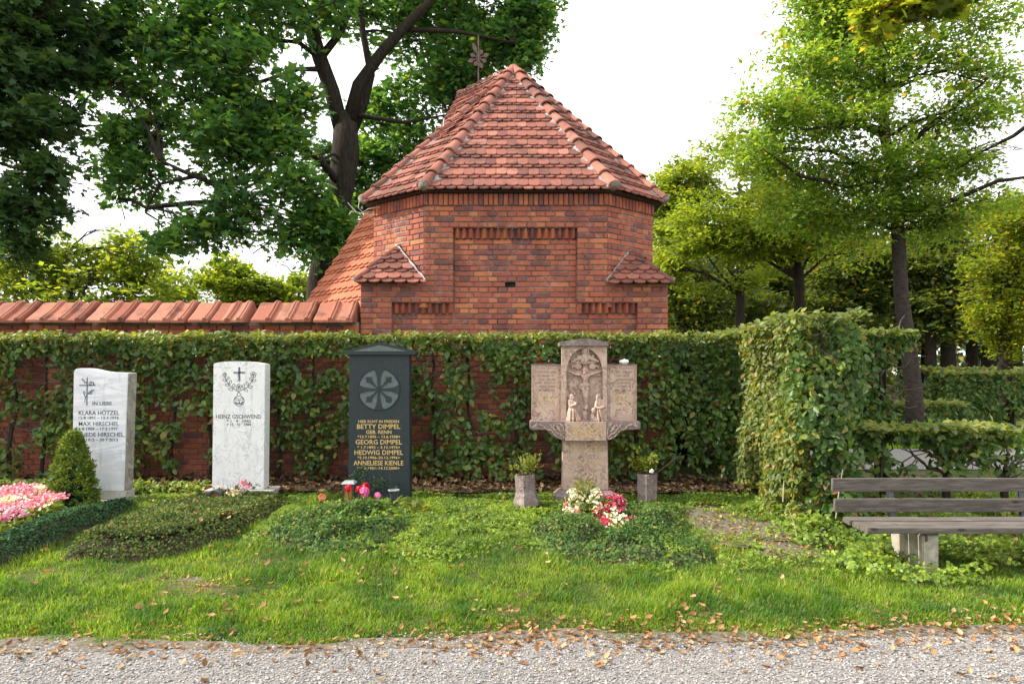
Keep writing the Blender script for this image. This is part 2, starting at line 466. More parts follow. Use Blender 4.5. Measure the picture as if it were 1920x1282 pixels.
class MB:
    def __init__(s):
        s.v = []
        s.f = []

    def add(s, vs, fs):
        o = len(s.v)
        s.v.extend([tuple(v) for v in vs])
        s.f.extend([tuple(i + o for i in f) for f in fs])
        return s

    def box(s, x0, x1, y0, y1, z0, z1, bev=0.0):
        if bev <= 0:
            vs = [(x, y, z) for z in (z0, z1) for y in (y0, y1) for x in (x0, x1)]
            fs = [(0, 2, 3, 1), (4, 5, 7, 6), (0, 1, 5, 4), (2, 6, 7, 3), (0, 4, 6, 2), (1, 3, 7, 5)]
            return s.add(vs, fs)
        bm = bmesh.new()
        bmesh.ops.create_cube(bm, size=1)
        for v in bm.verts:
            v.co = ((x0 + x1) / 2 + v.co.x * (x1 - x0), (y0 + y1) / 2 + v.co.y * (y1 - y0), (z0 + z1) / 2 + v.co.z * (z1 - z0))
        bmesh.ops.bevel(bm, geom=bm.edges[:], offset=bev, segments=1, affect='EDGES')
        return s.bm(bm)

    def bm(s, bm, M=None):
        if M is not None:
            bm.transform(M)
        bm.verts.index_update()
        s.add([v.co[:] for v in bm.verts], [[v.index for v in f.verts] for f in bm.faces])
        bm.free()
        return s

    def prism(s, pts, y0, y1):
        """outline pts (x,z) from y0 (front) to y1"""
        n = len(pts)
        vs = [(x, y0, z) for x, z in pts] + [(x, y1, z) for x, z in pts]
        fs = [tuple(range(n)), tuple(range(2 * n - 1, n - 1, -1))]
        fs += [(i, i + n, (i + 1) % n + n, (i + 1) % n) for i in range(n)]
        return s.add(vs, fs)

    def prismz(s, pts, z0, z1):
        n = len(pts)
        vs = [(x, y, z0) for x, y in pts] + [(x, y, z1) for x, y in pts]
        fs = [tuple(range(n - 1, -1, -1)), tuple(range(n, 2 * n))]
        fs += [(i, (i + 1) % n, (i + 1) % n + n, i + n) for i in range(n)]
        return s.add(vs, fs)

    def tube(s, pts, rad, n=6, cap=True):
        pts = [Vector(p) for p in pts]
        if not hasattr(rad, '__len__'):
            rad = [rad] * len(pts)
        o = []
        ref = Vector((0.31, 0.87, 0.13)).normalized()
        for i, p in enumerate(pts):
            t = (pts[min(i + 1, len(pts) - 1)] - pts[max(i - 1, 0)])
            if t.length < 1e-9:
                t = Vector((0, 0, 1))
            t.normalize()
            a = t.cross(ref)
            if a.length < 1e-3:
                a = t.cross(Vector((1, 0, 0)))
            a.normalize()
            b = t.cross(a)
            for k in range(n):
                an = 2 * math.pi * k / n
                o.append(p + (a * math.cos(an) + b * math.sin(an)) * rad[i])
        fs = []
        for i in range(len(pts) - 1):
            for k in range(n):
                fs.append((i * n + k, i * n + (k + 1) % n, (i + 1) * n + (k + 1) % n, (i + 1) * n + k))
        if cap:
            fs.append(tuple(range(n - 1, -1, -1)))
            fs.append(tuple(range((len(pts) - 1) * n, len(pts) * n)))
        return s.add(o, fs)

    def lathe(s, prof, c, n=12, sx=1, sy=1, rot=0.0):
        vs = []
        for r, z in prof:
            for k in range(n):
                a = 2 * math.pi * k / n + rot
                vs.append((c[0] + r * math.cos(a) * sx, c[1] + r * math.sin(a) * sy, c[2] + z))
        fs = []
        for i in range(len(prof) - 1):
            for k in range(n):
                fs.append((i * n + k, i * n + (k + 1) % n, (i + 1) * n + (k + 1) % n, (i + 1) * n + k))
        fs.append(tuple(range(n - 1, -1, -1)))
        fs.append(tuple(range((len(prof) - 1) * n, len(prof) * n)))
        return s.add(vs, fs)

    def ribbon(s, pts, w, y, t=0.002):
        """flat stroke of width w on the plane Y=y, pts (x,z)"""
        for (x0, z0), (x1, z1) in zip(pts[:-1], pts[1:]):
            dx, dz = x1 - x0, z1 - z0
            l = math.hypot(dx, dz) or 1
            nx, nz = -dz / l * w / 2, dx / l * w / 2
            ex, ez = dx / l * w * 0.3, dz / l * w * 0.3
            s.prism([(x0 - ex - nx, z0 - ez - nz), (x1 + ex - nx, z1 + ez - nz), (x1 + ex + nx, z1 + ez + nz), (x0 - ex + nx, z0 - ez + nz)], y - t, y + 0.001)
        return s

    def mesh(s, name, mat=None, smooth=False):
        me = bpy.data.meshes.new(name)
        me.from_pydata(s.v, [], s.f)
        if mat:
            me.materials.append(mat)
        if smooth:
            me.polygons.foreach_set('use_smooth', [True] * len(me.polygons))
        me.update()
        return me

    def build(s, name, mat, parent=None, smooth=False, fix=True):
        me = s.mesh(name, mat, smooth)
        if fix:
            bm = bmesh.new()
            bm.from_mesh(me)
            bmesh.ops.recalc_face_normals(bm, faces=bm.faces)
            bm.to_mesh(me)
            bm.free()
        return obj(name, me, parent)


def obj(name, me, parent=None, matrix=None, kind=None):
    o = bpy.data.objects.new(name, me)
    C.objects.link(o)
    if matrix is not None:
        o.matrix_basis = matrix
    attach(o, parent)
    if kind:
        o['kind'] = kind
    return o


def attach(o, parent):
    if parent is not None:
        o.parent = parent
        if parent.name in ROOT:
            o.matrix_parent_inverse = Matrix.Translation(-ROOT[parent.name])
    return o


def thing(name, label, cat, loc, group=None):
    o = bpy.data.objects.new(name, None)
    o.empty_display_size = 0.2
    C.objects.link(o)
    o.location = loc
    ROOT[o.name] = Vector(loc)
    return tag(o, label, cat, group)


def tag(o, label, cat, group=None, kind=None):
    o['label'] = label
    o['category'] = cat
    if group:
        o['group'] = group
    if kind:
        o['kind'] = kind
    return o


def struct(o, label=None, kind='structure'):
    o['kind'] = kind
    if label:
        o['label'] = label
    return o


def copy_tree(root, loc, rz, sc=1.0, label=None):
    r = root.copy()
    C.objects.link(r)
    r.location = loc
    r.rotation_euler = (0, 0, rz)
    r.scale = (sc, sc, sc)
    if label:
        r['label'] = label
    for ch in list(root.children):
        c = ch.copy()
        C.objects.link(c)
        c.parent = r
        c.matrix_parent_inverse = ch.matrix_parent_inverse.copy()
        for g in list(ch.children):
            d = g.copy()
            C.objects.link(d)
            d.parent = c
            d.matrix_parent_inverse = g.matrix_parent_inverse.copy()
    return r


# ------------------------------------------------------------ leaf scatter
def scatter(name, T, faces, Mx, loc, mat, parent=None, kind='stuff'):
    T = np.asarray(T, float)
    k = len(T)
    n = len(loc)
    V = np.einsum('nij,vj->nvi', Mx, T) + loc[:, None, :]
    V = V.reshape(-1, 3)
    lt = np.array([len(f) for f in faces])
    fl = np.concatenate([np.array(f) for f in faces])
    loops = (fl[None, :] + (np.arange(n) * k)[:, None]).reshape(-1)
    tot = np.tile(lt, n)
    start = np.concatenate([[0], np.cumsum(tot)[:-1]])
    me = bpy.data.meshes.new(name)
    me.vertices.add(len(V))
    me.vertices.foreach_set('co', V.astype(np.float32).ravel())
    me.loops.add(len(loops))
    me.loops.foreach_set('vertex_index', loops.astype(np.int32))
    me.polygons.add(len(tot))
    me.polygons.foreach_set('loop_start', start.astype(np.int32))
    me.polygons.foreach_set('loop_total', tot.astype(np.int32))
    me.materials.append(mat)
    me.update(calc_edges=True)
    return obj(name, me, parent, kind=kind)


def frames(nrm, tip, size):
    nrm = nrm / (np.linalg.norm(nrm, axis=1, keepdims=True) + 1e-9)
    tip = tip - nrm * np.sum(tip * nrm, axis=1, keepdims=True)
    tip = tip / (np.linalg.norm(tip, axis=1, keepdims=True) + 1e-9)
    x = np.cross(tip, nrm)
    M = np.stack([x, tip, nrm], axis=2)
    size = np.asarray(size, float).reshape(-1, 1, 1)
    return M * size


# leaf templates: tip along +y, normal +z, unit length
OVATE = [(0, 0, 0), (0.24, 0.22, 0.07), (0.31, 0.5, 0.09), (0.17, 0.8, 0.04), (0, 1, -0.05), (-0.17, 0.8, 0.04), (-0.31, 0.5, 0.09), (-0.24, 0.22, 0.07)]
OVATE_F = [(0, 1, 2, 3, 4), (0, 4, 5, 6, 7)]
RHOMB = [(0, 0, 0), (0.27, 0.45, 0.06), (0, 1, 0), (-0.27, 0.45, 0.06)]
RHOMB_F = [(0, 1, 2), (0, 2, 3)]
LANCE = [(0, 0, 0), (0.24, 0.42, 0.05), (0, 1, -0.08), (-0.24, 0.42, 0.05)]
MAPLE = [(0, 0.1, 0), (0.35, 0.0, 0.02), (0.28, 0.25, 0), (0.55, 0.5, -0.06), (0.22, 0.55, 0.02), (0, 1, -0.06), (-0.22, 0.55, 0.02), (-0.55, 0.5, -0.06), (-0.28, 0.25, 0), (-0.35, 0, 0.02)]
MAPLE_F = [(0, 1, 2, 3, 4, 5), (0, 5, 6, 7, 8, 9)]
CURL = [(0, 0, 0.12), (0.25, 0.25, 0.2), (0.28, 0.6, 0.16), (0.05, 1, 0.3), (-0.2, 0.7, 0.22), (-0.27, 0.3, 0.14), (0, 0.4, 0.0), (0.02, 0.7, 0.05)]
CURL_F = [(0, 1, 6), (1, 2, 7, 6), (2, 3, 7), (0, 6, 5), (6, 7, 4, 5), (7, 3, 4)]
BLADE = [(-0.05, 0, 0), (0.05, 0, 0), (0.04, 0.55, 0.03), (-0.04, 0.55, 0.03), (0.0, 1.0, 0.28)]
BLADE_F = [(0, 1, 2, 3), (3, 2, 4)]
TRI = []
TRI_F = []
for _k in range(3):
    _a = _k * 2.094
    _o = len(TRI)
    for (_x, _y) in ((0, 0), (0.24, 0.25), (0, 0.5), (-0.24, 0.25)):
        TRI.append((_x * math.cos(_a) - _y * math.sin(_a), _x * math.sin(_a) + _y * math.cos(_a), 0.05 if _y == 0 else (0.1 if _x else 0)))
    TRI_F.append((_o, _o + 1, _o + 2, _o + 3))
PETAL = [(0.05, 0, 0), (0.5, 0.1, 0.18), (0.12, 0.45, 0.08), (-0.3, 0.42, 0.2), (-0.5, -0.05, 0.1), (-0.2, -0.45, 0.2), (0.3, -0.4, 0.1)]
PETAL_F = [(0, 1, 2), (0, 2, 3), (0, 3, 4), (0, 4, 5), (0, 5, 6), (0, 6, 1)]


def rnd(n, d=3):
    return R.normal(size=(n, d))


# ============================================================ GROUND
def build_ground():
    xs = np.concatenate([[-400, -120, -40, -15], np.linspace(-9, 9, 91), [12, 16, 25, 45, 130, 400]])
    ys = np.concatenate([[-60, -12, -2, 1, 2.5], np.linspace(3.2, 9, 59), [10, 11.5, 13, 15, 18, 24, 40, 90, 250, 700]])
    X, Y = np.meshgrid(xs, ys)
    Z = gz(X.ravel(), Y.ravel())
    Z = Z + np.where((Y.ravel() > 4.3) & (Y.ravel() < 8), (vnoise(np.c_[X.ravel(), Y.ravel()], 0.5, 3) - 0.5) * 0.035, 0)
    v = np.c_[X.ravel(), Y.ravel(), Z]
    nx = len(xs)
    f = [(j * nx + i, j * nx + i + 1, (j + 1) * nx + i + 1, (j + 1) * nx + i) for j in range(len(ys) - 1) for i in range(nx - 1)]
    m = MB()
    m.add(v.tolist(), f)
    return struct(m.build("ground", M_GROUND, smooth=True, fix=False))


build_ground()


def strip(name, xs, y0f, y1f, mat, lift, ny=6):
    m = MB()
    v = []
    for x in xs:
        a, b = y0f(x), y1f(x)
        for k in range(ny):
            y = a + (b - a) * k / (ny - 1)
            v.append((x, y, max(g1(x, y), 0) + lift))
    f = [(i * ny + k, (i + 1) * ny + k, (i + 1) * ny + k + 1, i * ny + k + 1) for i in range(len(xs) - 1) for k in range(ny - 1)]
    m.add(v, f)
    return struct(m.build(name, mat, smooth=True, fix=False))


_xs = np.concatenate([[-60, -20, -10], np.linspace(-8, 8, 160), [10, 20, 60]])
strip("gravel_path", _xs, lambda x: -3.0, lambda x: float(edge_y(np.array([x]))[0]) + 0.03, M_GRAVEL, 0.012)
strip("far_path", np.linspace(3.6, 40, 40), lambda x: 9.4, lambda x: 12.2, M_GRAVEL, 0.012, 10)
strip("hedge_soil", np.linspace(-9, 3.2, 80), lambda x: 7.55 + 0.1 * math.sin(x * 3), lambda x: 8.46, M_SOIL, 0.05, 5)


M_VERGE = simple_mat("trodden_verge", (0.085, 0.07, 0.05), (0.21, 0.185, 0.15), 34, 0.95, 0.1, 1.0, bdist=.012)
_vx = np.linspace(-8, 8, 420)
_v0 = vnoise(np.c_[_vx, _vx * 0], .11, 5) * .10 + vnoise(np.c_[_vx, _vx * 0], .5, 6) * .10
_v1 = vnoise(np.c_[_vx, _vx * 0 + 9], .13, 5) * .12 + vnoise(np.c_[_vx, _vx * 0 + 9], .6, 6) * .10
strip("verge", _vx, lambda x: float(edge_y(np.array([x]))[0]) + .03 - float(np.interp(x, _vx, _v0)) * .6, lambda x: float(edge_y(np.array([x]))[0]) + .05 + float(np.interp(x, _vx, _v1)) * .5, M_VERGE, 0.017, 4)


def build_gravel():
    n = 34000
    y = R.uniform(3.3, 4.35, n)
    x = R.uniform(-1, 1, n) * (0.78 * y + 0.2)
    keep = y < edge_y(x) + R.normal(size=n) * 0.08 + 0.05 - .12 * (vnoise(np.c_[x, y], .3, 5) > .55)
    x, y = x[keep], y[keep]
    n = len(x)
    s = R.uniform(0.0035, 0.0075, n) * np.where(R.rand(n) < 0.06, 1.7, 1)
    T = [(-1, -0.6, 0), (0.2, -1, -0.1), (1, -0.2, 0.1), (0.5, 0.9, 0), (-0.7, 0.8, 0.1), (0.1, 0, 0.7), (0, 0, -0.6)]
    Fc = [(0, 1, 5), (1, 2, 5), (2, 3, 5), (3, 4, 5), (4, 0, 5)]
    a = R.uniform(0, 6.28, n)
    Mx = frames(np.c_[R.normal(size=n) * .25, R.normal(size=n) * .25, np.ones(n)], np.c_[np.cos(a), np.sin(a), np.zeros(n)], s)
    o = scatter("gravel", T, Fc, Mx, np.c_[x, y, 0.015 + gz(x, y) * (y > edge_y(x)) + s * 0.25], M_STONES)
    return o


build_gravel()


def bare_patch(cx_, cy_, rx, ry):
    m_ = MB()
    m_.v.append((cx_, cy_, g1(cx_, cy_) + .022))
    n_ = 26
    for ring_ in (.5, 1.0):
        for k_ in range(n_):
            a_ = k_ / n_ * 2 * math.pi
            q_ = ring_ * (1 + .22 * math.sin(a_ * 3 + cx_) + .13 * math.sin(a_ * 7 + 1))
            x_, y_ = cx_ + rx * q_ * math.cos(a_), cy_ + ry * q_ * math.sin(a_)
            m_.v.append((x_, y_, g1(x_, y_) + (.022 if ring_ < 1 else .012)))
    for k_ in range(n_):
        m_.f.append((0, 1 + k_, 1 + (k_ + 1) % n_))
        m_.f.append((1 + k_, 1 + n_ + k_, 1 + n_ + (k_ + 1) % n_, 1 + (k_ + 1) % n_))
    struct(m_.build("bare_earth", M_VERGE, smooth=True, fix=False))


bare_patch(2.05, 6.35, .5, .55)
bare_patch(-2.35, 5.0, .13, .05)
bare_patch(2.3, 5.7, .26, .2)

# ============================================================ CHAPEL
CX = 0.04
ch = thing("chapel", "red brick chapel with polygonal tiled roof rising behind the hedge", "chapel", (CX, 8.5, 0.2))
PITCH = 0.0668
ZT = pz(386.2, 8.5)


def brick_mesh(name, L, Hh, D=0.08, ch_=0.006):
    m = MB()
    x, z = L / 2, Hh / 2
    jit = [random.uniform(-0.002, 0.002) for _ in range(8)]
    v = [(-x, D, -z), (x, D, -z), (x, D, z), (-x, D, z),
         (-x, ch_, -z), (x, ch_, -z), (x, ch_, z), (-x, ch_, z),
         (-x + ch_ + jit[0], 0, -z + ch_ + jit[1]), (x - ch_ + jit[2], 0, -z + ch_ + jit[3]), (x - ch_ + jit[4], 0, z - ch_ + jit[5]), (-x + ch_ + jit[6], 0, z - ch_ + jit[7])]
    f = [(8, 9, 10, 11), (4, 5, 9, 8), (5, 6, 10, 9), (6, 7, 11, 10), (7, 4, 8, 11), (0, 1, 5, 4), (1, 2, 6, 5), (2, 3, 7, 6), (3, 0, 4, 7)]
    m.add(v, f)
    return m


JN = 0.011
BR_S = [brick_mesh("brick", 0.24 - JN, PITCH - JN) for _ in range(3)]
BR_H = [brick_mesh("brick", 0.12 - JN, PITCH - JN) for _ in range(3)]
ME_S = [b.mesh("stretcher", M_BRICK) for b in BR_S]
ME_H = [b.mesh("header", M_BRICK) for b in BR_H]


class BrickList:
    def __init__(s):
        s.items = []

    def face(s, O, u, n, x0, x1, row0, row1, pr=0, skip=None, ztop=ZT, pitch=PITCH):
        """lay rows row0..row1-1 between x0 and x1 along u from O; n outward"""
        for i in range(row0, row1):
            st = (i % 2 == 0)
            L = 0.24 if st else 0.12
            off = 0.0 if st else 0.06
            k = math.floor((x0 - off) / L)
            xs = off + k * L
            cuts = []
            while xs < x1 - 1e-6:
                a, b = max(xs, x0), min(xs + L, x1)
                if b - a > 1e-4:
                    cuts.append([a, b])
                xs += L
            # swallow slivers
            if len(cuts) > 1 and cuts[0][1] - cuts[0][0] < 0.045:
                cuts[1][0] = cuts[0][0]
                cuts.pop(0)
            if len(cuts) > 1 and cuts[-1][1] - cuts[-1][0] < 0.045:
                cuts[-2][1] = cuts[-1][1]
                cuts.pop()
            zc = ztop - (i + 0.5) * pitch
            for a, b in cuts:
                if skip and i == skip[0] and b > skip[1] and a < skip[2]:
                    continue
                s.items.append((pr + (0 if st else 1) + i * 0.001, O, u, n, (a + b) / 2, b - a, zc, st))

    def emit(s, parent, limit, zmin):
        def key(it):
            return (0 if it[6] > zmin else 10) + it[0]
        its = sorted(s.items, key=key)
        mass = MB()
        for q, (pr, O, u, n, xc, L, zc, st) in enumerate(its):
            loc = Vector((O[0] + u[0] * xc, O[1] + u[1] * xc, zc))
            jx = random.gauss(0, 0.0012)
            loc += Vector((n[0], n[1], 0)) * random.gauss(0, 0.0016) + Vector((u[0] * jx, u[1] * jx, random.gauss(0, 0.0012)))
            Mx = Matrix(((u[0], -n[0], 0, loc.x), (u[1], -n[1], 0, loc.y), (0, 0, 1, loc.z), (0, 0, 0, 1)))
            Mx = Mx @ Matrix.Rotation(random.gauss(0, 0.006), 4, 'Y') @ Matrix.Rotation(random.gauss(0, 0.008), 4, 'Z')
            base = (0.24 if L > 0.17 else 0.12)
            sc = (L - JN) / (base - JN)
            Mx = Mx @ Matrix.Diagonal((sc, 1, 1, 1))
            idx = random.randrange(3)
            if q < limit:
                obj("brick", (ME_S if base > 0.2 else ME_H)[idx], parent, Mx)
            else:
                b = (BR_S if base > 0.2 else BR_H)[idx]
                mass.add([(Mx @ Vector(v))[:] for v in b.v], b.f)
        if mass.v:
            o = mass.build("brickwork", M_BRICKI, parent, fix=False)
            o['kind'] = 'stuff'


XL, XR = -1.893, 1.946
UL, UR = -1.096, 1.195
PL, PR_ = -0.73, 0.81
QL, QR = -1.494, 1.56
CL = (-1.854, 9.126)
CR = (1.876, 9.06)
uL = Vector((UL - CL[0], 8.5 - CL[1], 0))
wL = uL.length
uL.normalize()
nL = Vector((uL.y, -uL.x, 0))
uR = Vector((CR[0] - UR, CR[1] - 8.5, 0))
wR = uR.length
uR.normalize()
nR = Vector((uR.y, -uR.x, 0))
FU, FN = (1, 0), (0, -1)
bl = BrickList()
O0, O1 = (0, 8.5), (0, 8.575)
bl.face(O0, FU, FN, UL, UR, 0, 4)
bl.face(O0, FU, FN, UL, PL, 4, 14)
bl.face(O0, FU, FN, PR_, UR, 4, 14)
bl.face(O1, FU, FN, PL, PR_, 6, 14)
bl.face(O1, FU, FN, PL, -0.085, 14, 15)
bl.face(O1, FU, FN, 0.045, PR_, 14, 15)
bl.face(O1, FU, FN, PL, PR_, 15, 20)
bl.face(O0, FU, FN, XL, PL, 14, 18)
bl.face(O0, FU, FN, PR_, XR, 14, 18)
bl.face(O0, FU, FN, XL, QL, 18, 52, 0.2)
bl.face(O0, FU, FN, QR, XR, 18, 52, 0.2)
bl.face(O1, FU, FN, QL, QR, 20, 52, 0.1)
bl.face(CL, uL, nL, 0, wL, 0, 19, 0.5)
bl.face((UR, 8.5), uR, nR, 0, wR, 0, 19, 0.5)
bl.emit(ch, 300, 2.06)

# soldier course under the eaves
sold = brick_mesh("soldier", 0.062 - JN, 0.142)
sold_me = sold.mesh("soldier_brick", M_BRICK)


def soldiers(O, u, n, w):
    k = int(round(w / 0.0625))
    st = w / k
    for i in range(k):
        p = Vector((O[0], O[1], 0)) + Vector((u[0], u[1], 0)) * ((i + 0.5) * st) + Vector((n[0], n[1], 0)) * (0.022 + random.gauss(0, 0.001))
        Mx = Matrix(((u[0], -n[0], 0, p.x), (u[1], -n[1], 0, p.y), (0, 0, 1, ZT + 0.077 + random.gauss(0, 0.001)), (0, 0, 0, 1)))
        obj("soldier_brick", sold_me, ch, Mx)


soldiers((UL - 0.008, 8.5), FU, FN, UR - UL + 0.016)
soldiers(CL, uL, nL, wL)
soldiers((UR, 8.5), uR, nR, wR)

# saw-tooth bricks set on the diagonal in the recess heads
saw = MB()
saw.add([(-0.052, 0.0, -0.062), (0.0, -0.076, -0.062), (0.03, 0.0, -0.062), (-0.052, 0.0, 0.062), (0.0, -0.076, 0.062), (0.03, 0.0, 0.062)],
        [(0, 1, 4, 3), (1, 2, 5, 4), (0, 2, 1), (3, 4, 5), (0, 3, 5, 2)])
saw_me = saw.mesh("sawtooth_brick", M_BRICK)


def saws(x0, x1, row, k):
    st = (x1 - x0) / k
    for i in range(k):
        Mx = Matrix.Translation((x0 + (i + 0.6) * st, 8.59, ZT - (row + 1) * PITCH + random.gauss(0, 0.001)))
        obj("sawtooth_brick", saw_me, ch, Mx)


saws(PL, PR_, 4, 18)
saws(QL, PL, 18, 9)
saws(PR_, QR, 18, 9)

# mortar bodies behind the bricks
mb = MB()
BT = 8.75
mb.prismz([(UL - 0.30 + 0.008, BT), (UR + 0.30 - 0.008, BT), (CR[0] - 0.008, CR[1] + 0.004), (CR[0] - 0.008, 12.4), (CL[0] + 0.008, 12.4), (CL[0] + 0.008, CL[1] + 0.004)], 0.1, ZT + 0.15)
fy = 8.516
zr = lambda r: ZT - r * PITCH
mb.prismz([(UL + 0.006, fy), (UR - 0.006, fy), (UR + 0.292, BT), (UL - 0.292, BT)], zr(4), ZT + 0.148)
mb.prismz([(UL + 0.004, fy), (PL - 0.009, fy), (PL - 0.009, BT), (UL - 0.292, BT)], zr(18), zr(4))
mb.prismz([(PR_ + 0.009, fy), (UR - 0.004, fy), (UR + 0.292, BT), (PR_ + 0.009, BT)], zr(18), zr(4))
f1 = 8.591
hx0, hx1 = -0.085, 0.045
mb.box(PL - 0.009, PR_ + 0.009, f1, BT, zr(14), zr(4))
mb.box(PL - 0.009, hx0, f1, BT, zr(15), zr(14))
mb.box(hx1, PR_ + 0.009, f1, BT, zr(15), zr(14))
mb.box(PL - 0.009, PR_ + 0.009, f1, BT, zr(18), zr(15))
mb.box(XL + 0.009, UL - 0.31, fy, 9.1, zr(18), zr(14) - 0.005)
mb.box(UL - 0.31, UL + 0.003, fy, BT - 0.005, zr(18), zr(14) - 0.006)
mb.box(UR - 0.003, UR + 0.31, fy, BT - 0.005, zr(18), zr(14) - 0.006)
mb.box(UR + 0.31, XR - 0.009, fy, 9.05, zr(18), zr(14) - 0.005)
mb.box(XL + 0.009, QL - 0.009, fy, 9.1, 0.1, zr(18))
mb.box(QR + 0.009, XR - 0.009, fy, 9.05, 0.1, zr(18))
mb.box(QL - 0.009, QR + 0.009, f1, 9.0, 0.1, zr(18))
mb.build("masonry_core", M_MORTAR, ch)

# ---- roof
A = Vector((px(963, 10.9), 10.9, pz(134, 10.9)))
EYF = 8.37
EZ = pz(357, 8.37)
eC = Vector((px(795, EYF) + 0.0, EYF, EZ))
eD = Vector((px(1152, EYF), EYF, EZ))
eB = Vector((px(684, 9.0), 9.0, EZ - 0.01))
eE = Vector((px(1243, 9.0), 9.0, EZ - 0.01))
YR = 11.88
rR = Vector((px(862, YR), YR, A.z))
H2 = A.lerp(eB, 0.56)

tile_pts = [(-0.5, 1), (-0.5, 0.17)] + [(-0.5 * math.cos(a), 0.17 - 0.17 * math.sin(a)) for a in (0.45, 0.9, 1.2, 1.5708, 1.94, 2.24, 2.69)] + [(0.5, 0.17), (0.5, 1)]


def tile_bm(w, L, t=0.017, r=1.0):
    m = MB()
    n = len(tile_pts)
    pts = [(x * w * 0.985, (y * L if y > 0.3 else y * w * 2.3 * r)) for x, y in tile_pts]
    vs = [(x, y, t) for x, y in pts] + [(x, y, 0) for x, y in pts]
    fs = [tuple(range(n)), tuple(range(2 * n - 1, n - 1, -1))] + [(i, i + n, (i + 1) % n + n, (i + 1) % n) for i in range(n)]
    m.add(vs, fs)
    return m


TILES = []     # (priority, matrix, clip polygon in facet coords or None, kind)


def facet(poly, course, w, pr, order, L=None, lower=True, lift=0.010):
    """poly: world points, first two are the eave (left to right seen from outside)"""
    O = Vector(poly[0])
    u = (Vector(poly[1]) - O).normalized()
    n = None
    for q in poly[2:]:
        n = u.cross(Vector(q) - O)
        if n.length > 1e-4:
            break
    n.normalize()
    if n.z < 0:
        n = -n
    v = n.cross(u)
    pl = [((Vector(p) - O).dot(u), (Vector(p) - O).dot(v)) for p in poly]
    L = L or course + 0.05
    umin, umax = min(p[0] for p in pl), max(p[0] for p in pl)
    vmax = max(p[1] for p in pl)
    area = sum(pl[i][0] * pl[(i + 1) % len(pl)][1] - pl[(i + 1) % len(pl)][0] * pl[i][1] for i in range(len(pl)))
    sgn = 1 if area > 0 else -1
    k = 0
    while k * course < vmax:
        for layer in ((1, 0) if lower else (1,)):
            off = 0.0 if layer == 1 else 0.5
            if not lower:
                off = 0.5 * (k % 2)
            vb = k * course - (0.0 if layer == 1 else w * 0.34)
            i0 = math.floor(umin / w) - 1
            while (i0 + off) * w < umax + w:
                uc = (i0 + off) * w
                i0 += 1
                outline = [(uc + x * w, vb + max(y, 0.0) * L) for x, y in ((-.5, .1), (.5, .1), (0, 0), (-.5, .85), (.5, .85))]
                st = 'in'
                for a in range(len(pl)):
                    (ax, ay), (bx, by) = pl[a], pl[(a + 1) % len(pl)]
                    if a == 0:
                        continue
                    d = [sgn * ((bx - ax) * (yy - ay) - (by - ay) * (xx - ax)) for xx, yy in outline]
                    if max(d) <= 0.012:
                        st = 'out'
                        break
                    if min(d) < 0:
                        st = 'cut'
                if st == 'out':
                    continue
                h = lift + (0.044 if layer == 1 else 0.033)
                jv = random.gauss(0, 0.004)
                base = O + u * uc + v * (vb + jv) + n * h
                Mx = Matrix(((u.x, v.x, n.x, base.x), (u.y, v.y, n.y, base.y), (u.z, v.z, n.z, base.z), (0, 0, 0, 1)))
                Mx = Mx @ Matrix.Rotation(-0.040 / course + random.gauss(0, 0.008), 4, 'X') @ Matrix.Rotation(random.gauss(0, 0.008), 4, 'Z') @ Matrix.Rotation(random.gauss(0, 0.010), 4, 'Y')
                clip = None
                if st == 'cut':
                    clip = []
                    for a in range(1, len(pl)):
                        p0, p1 = Vector(poly[a]), Vector(poly[(a + 1) % len(poly)])
                        e = (p1 - p0).normalized()
                        no = e.cross(n)       # sideways in the facet plane
                        cen = sum((Vector(q) for q in poly), Vector()) / len(poly)
                        if no.dot(cen - p0) > 0:
                            no = -no
                        clip.append((p0, no))
                TILES.append((pr + (0 if layer == 1 else order), Mx, clip, w, L, order))
        k += 1
    return u, v, n


def emit_tiles(parent, mats, limit, name):
    cache = {}
    mass = MB()
    srt = sorted(TILES, key=lambda t: t[0])
    for q, (pr, Mx, clip, w, L, o_) in enumerate(srt):
        key = (round(w, 4), round(L, 4))
        if key not in cache:
            b = tile_bm(w, L)
            cache[key] = (b, b.mesh(name, mats[0]))
        b, me = cache[key]
        if clip is None and q < limit:
            obj(name, me, parent, Mx)
            continue
        vs = [Mx @ Vector(v) for v in b.v]
        fs = b.f
        if clip:
            bm = bmesh.new()
            bv = [bm.verts.new(v) for v in vs]
            for f in fs:
                bm.faces.new([bv[i] for i in f])
            for p0, no in clip:
                bmesh.ops.bisect_plane(bm, geom=bm.verts[:] + bm.edges[:] + bm.faces[:], plane_co=p0, plane_no=no, clear_outer=True)
            bm.verts.index_update()
            vs = [v.co.copy() for v in bm.verts]
            fs = [[v.index for v in f.verts] for f in bm.faces]
            bm.free()
            if not fs:
                continue
        if q < limit:
            t = MB()
            t.add(vs, fs)
            obj(name, t.mesh(name, mats[0]), parent)
        else:
            mass.add(vs, fs)
    if mass.v:
        o = mass.build("roof_tiling", mats[1], parent, fix=False)
        o['kind'] = 'stuff'
    TILES.clear()


# closed underlay volume
ul = MB()
B2 = Vector((eB.x, 12.6, EZ))
E2 = Vector((eE.x, 12.6, EZ))
allp = [eC, eD, eE, E2, B2, eB, A, rR, H2]
ids = {id(p): i for i, p in enumerate(allp)}
ul.add([p[:] for p in allp], [(0, 1, 6), (1, 2, 6), (2, 3, 6), (3, 7, 6), (3, 4, 7), (4, 8, 7), (4, 5, 8), (5, 0, 8), (8, 0, 6), (8, 6, 7), (5, 4, 3, 2, 1, 0)])
ul.build("roof_boarding", M_DARK, ch)

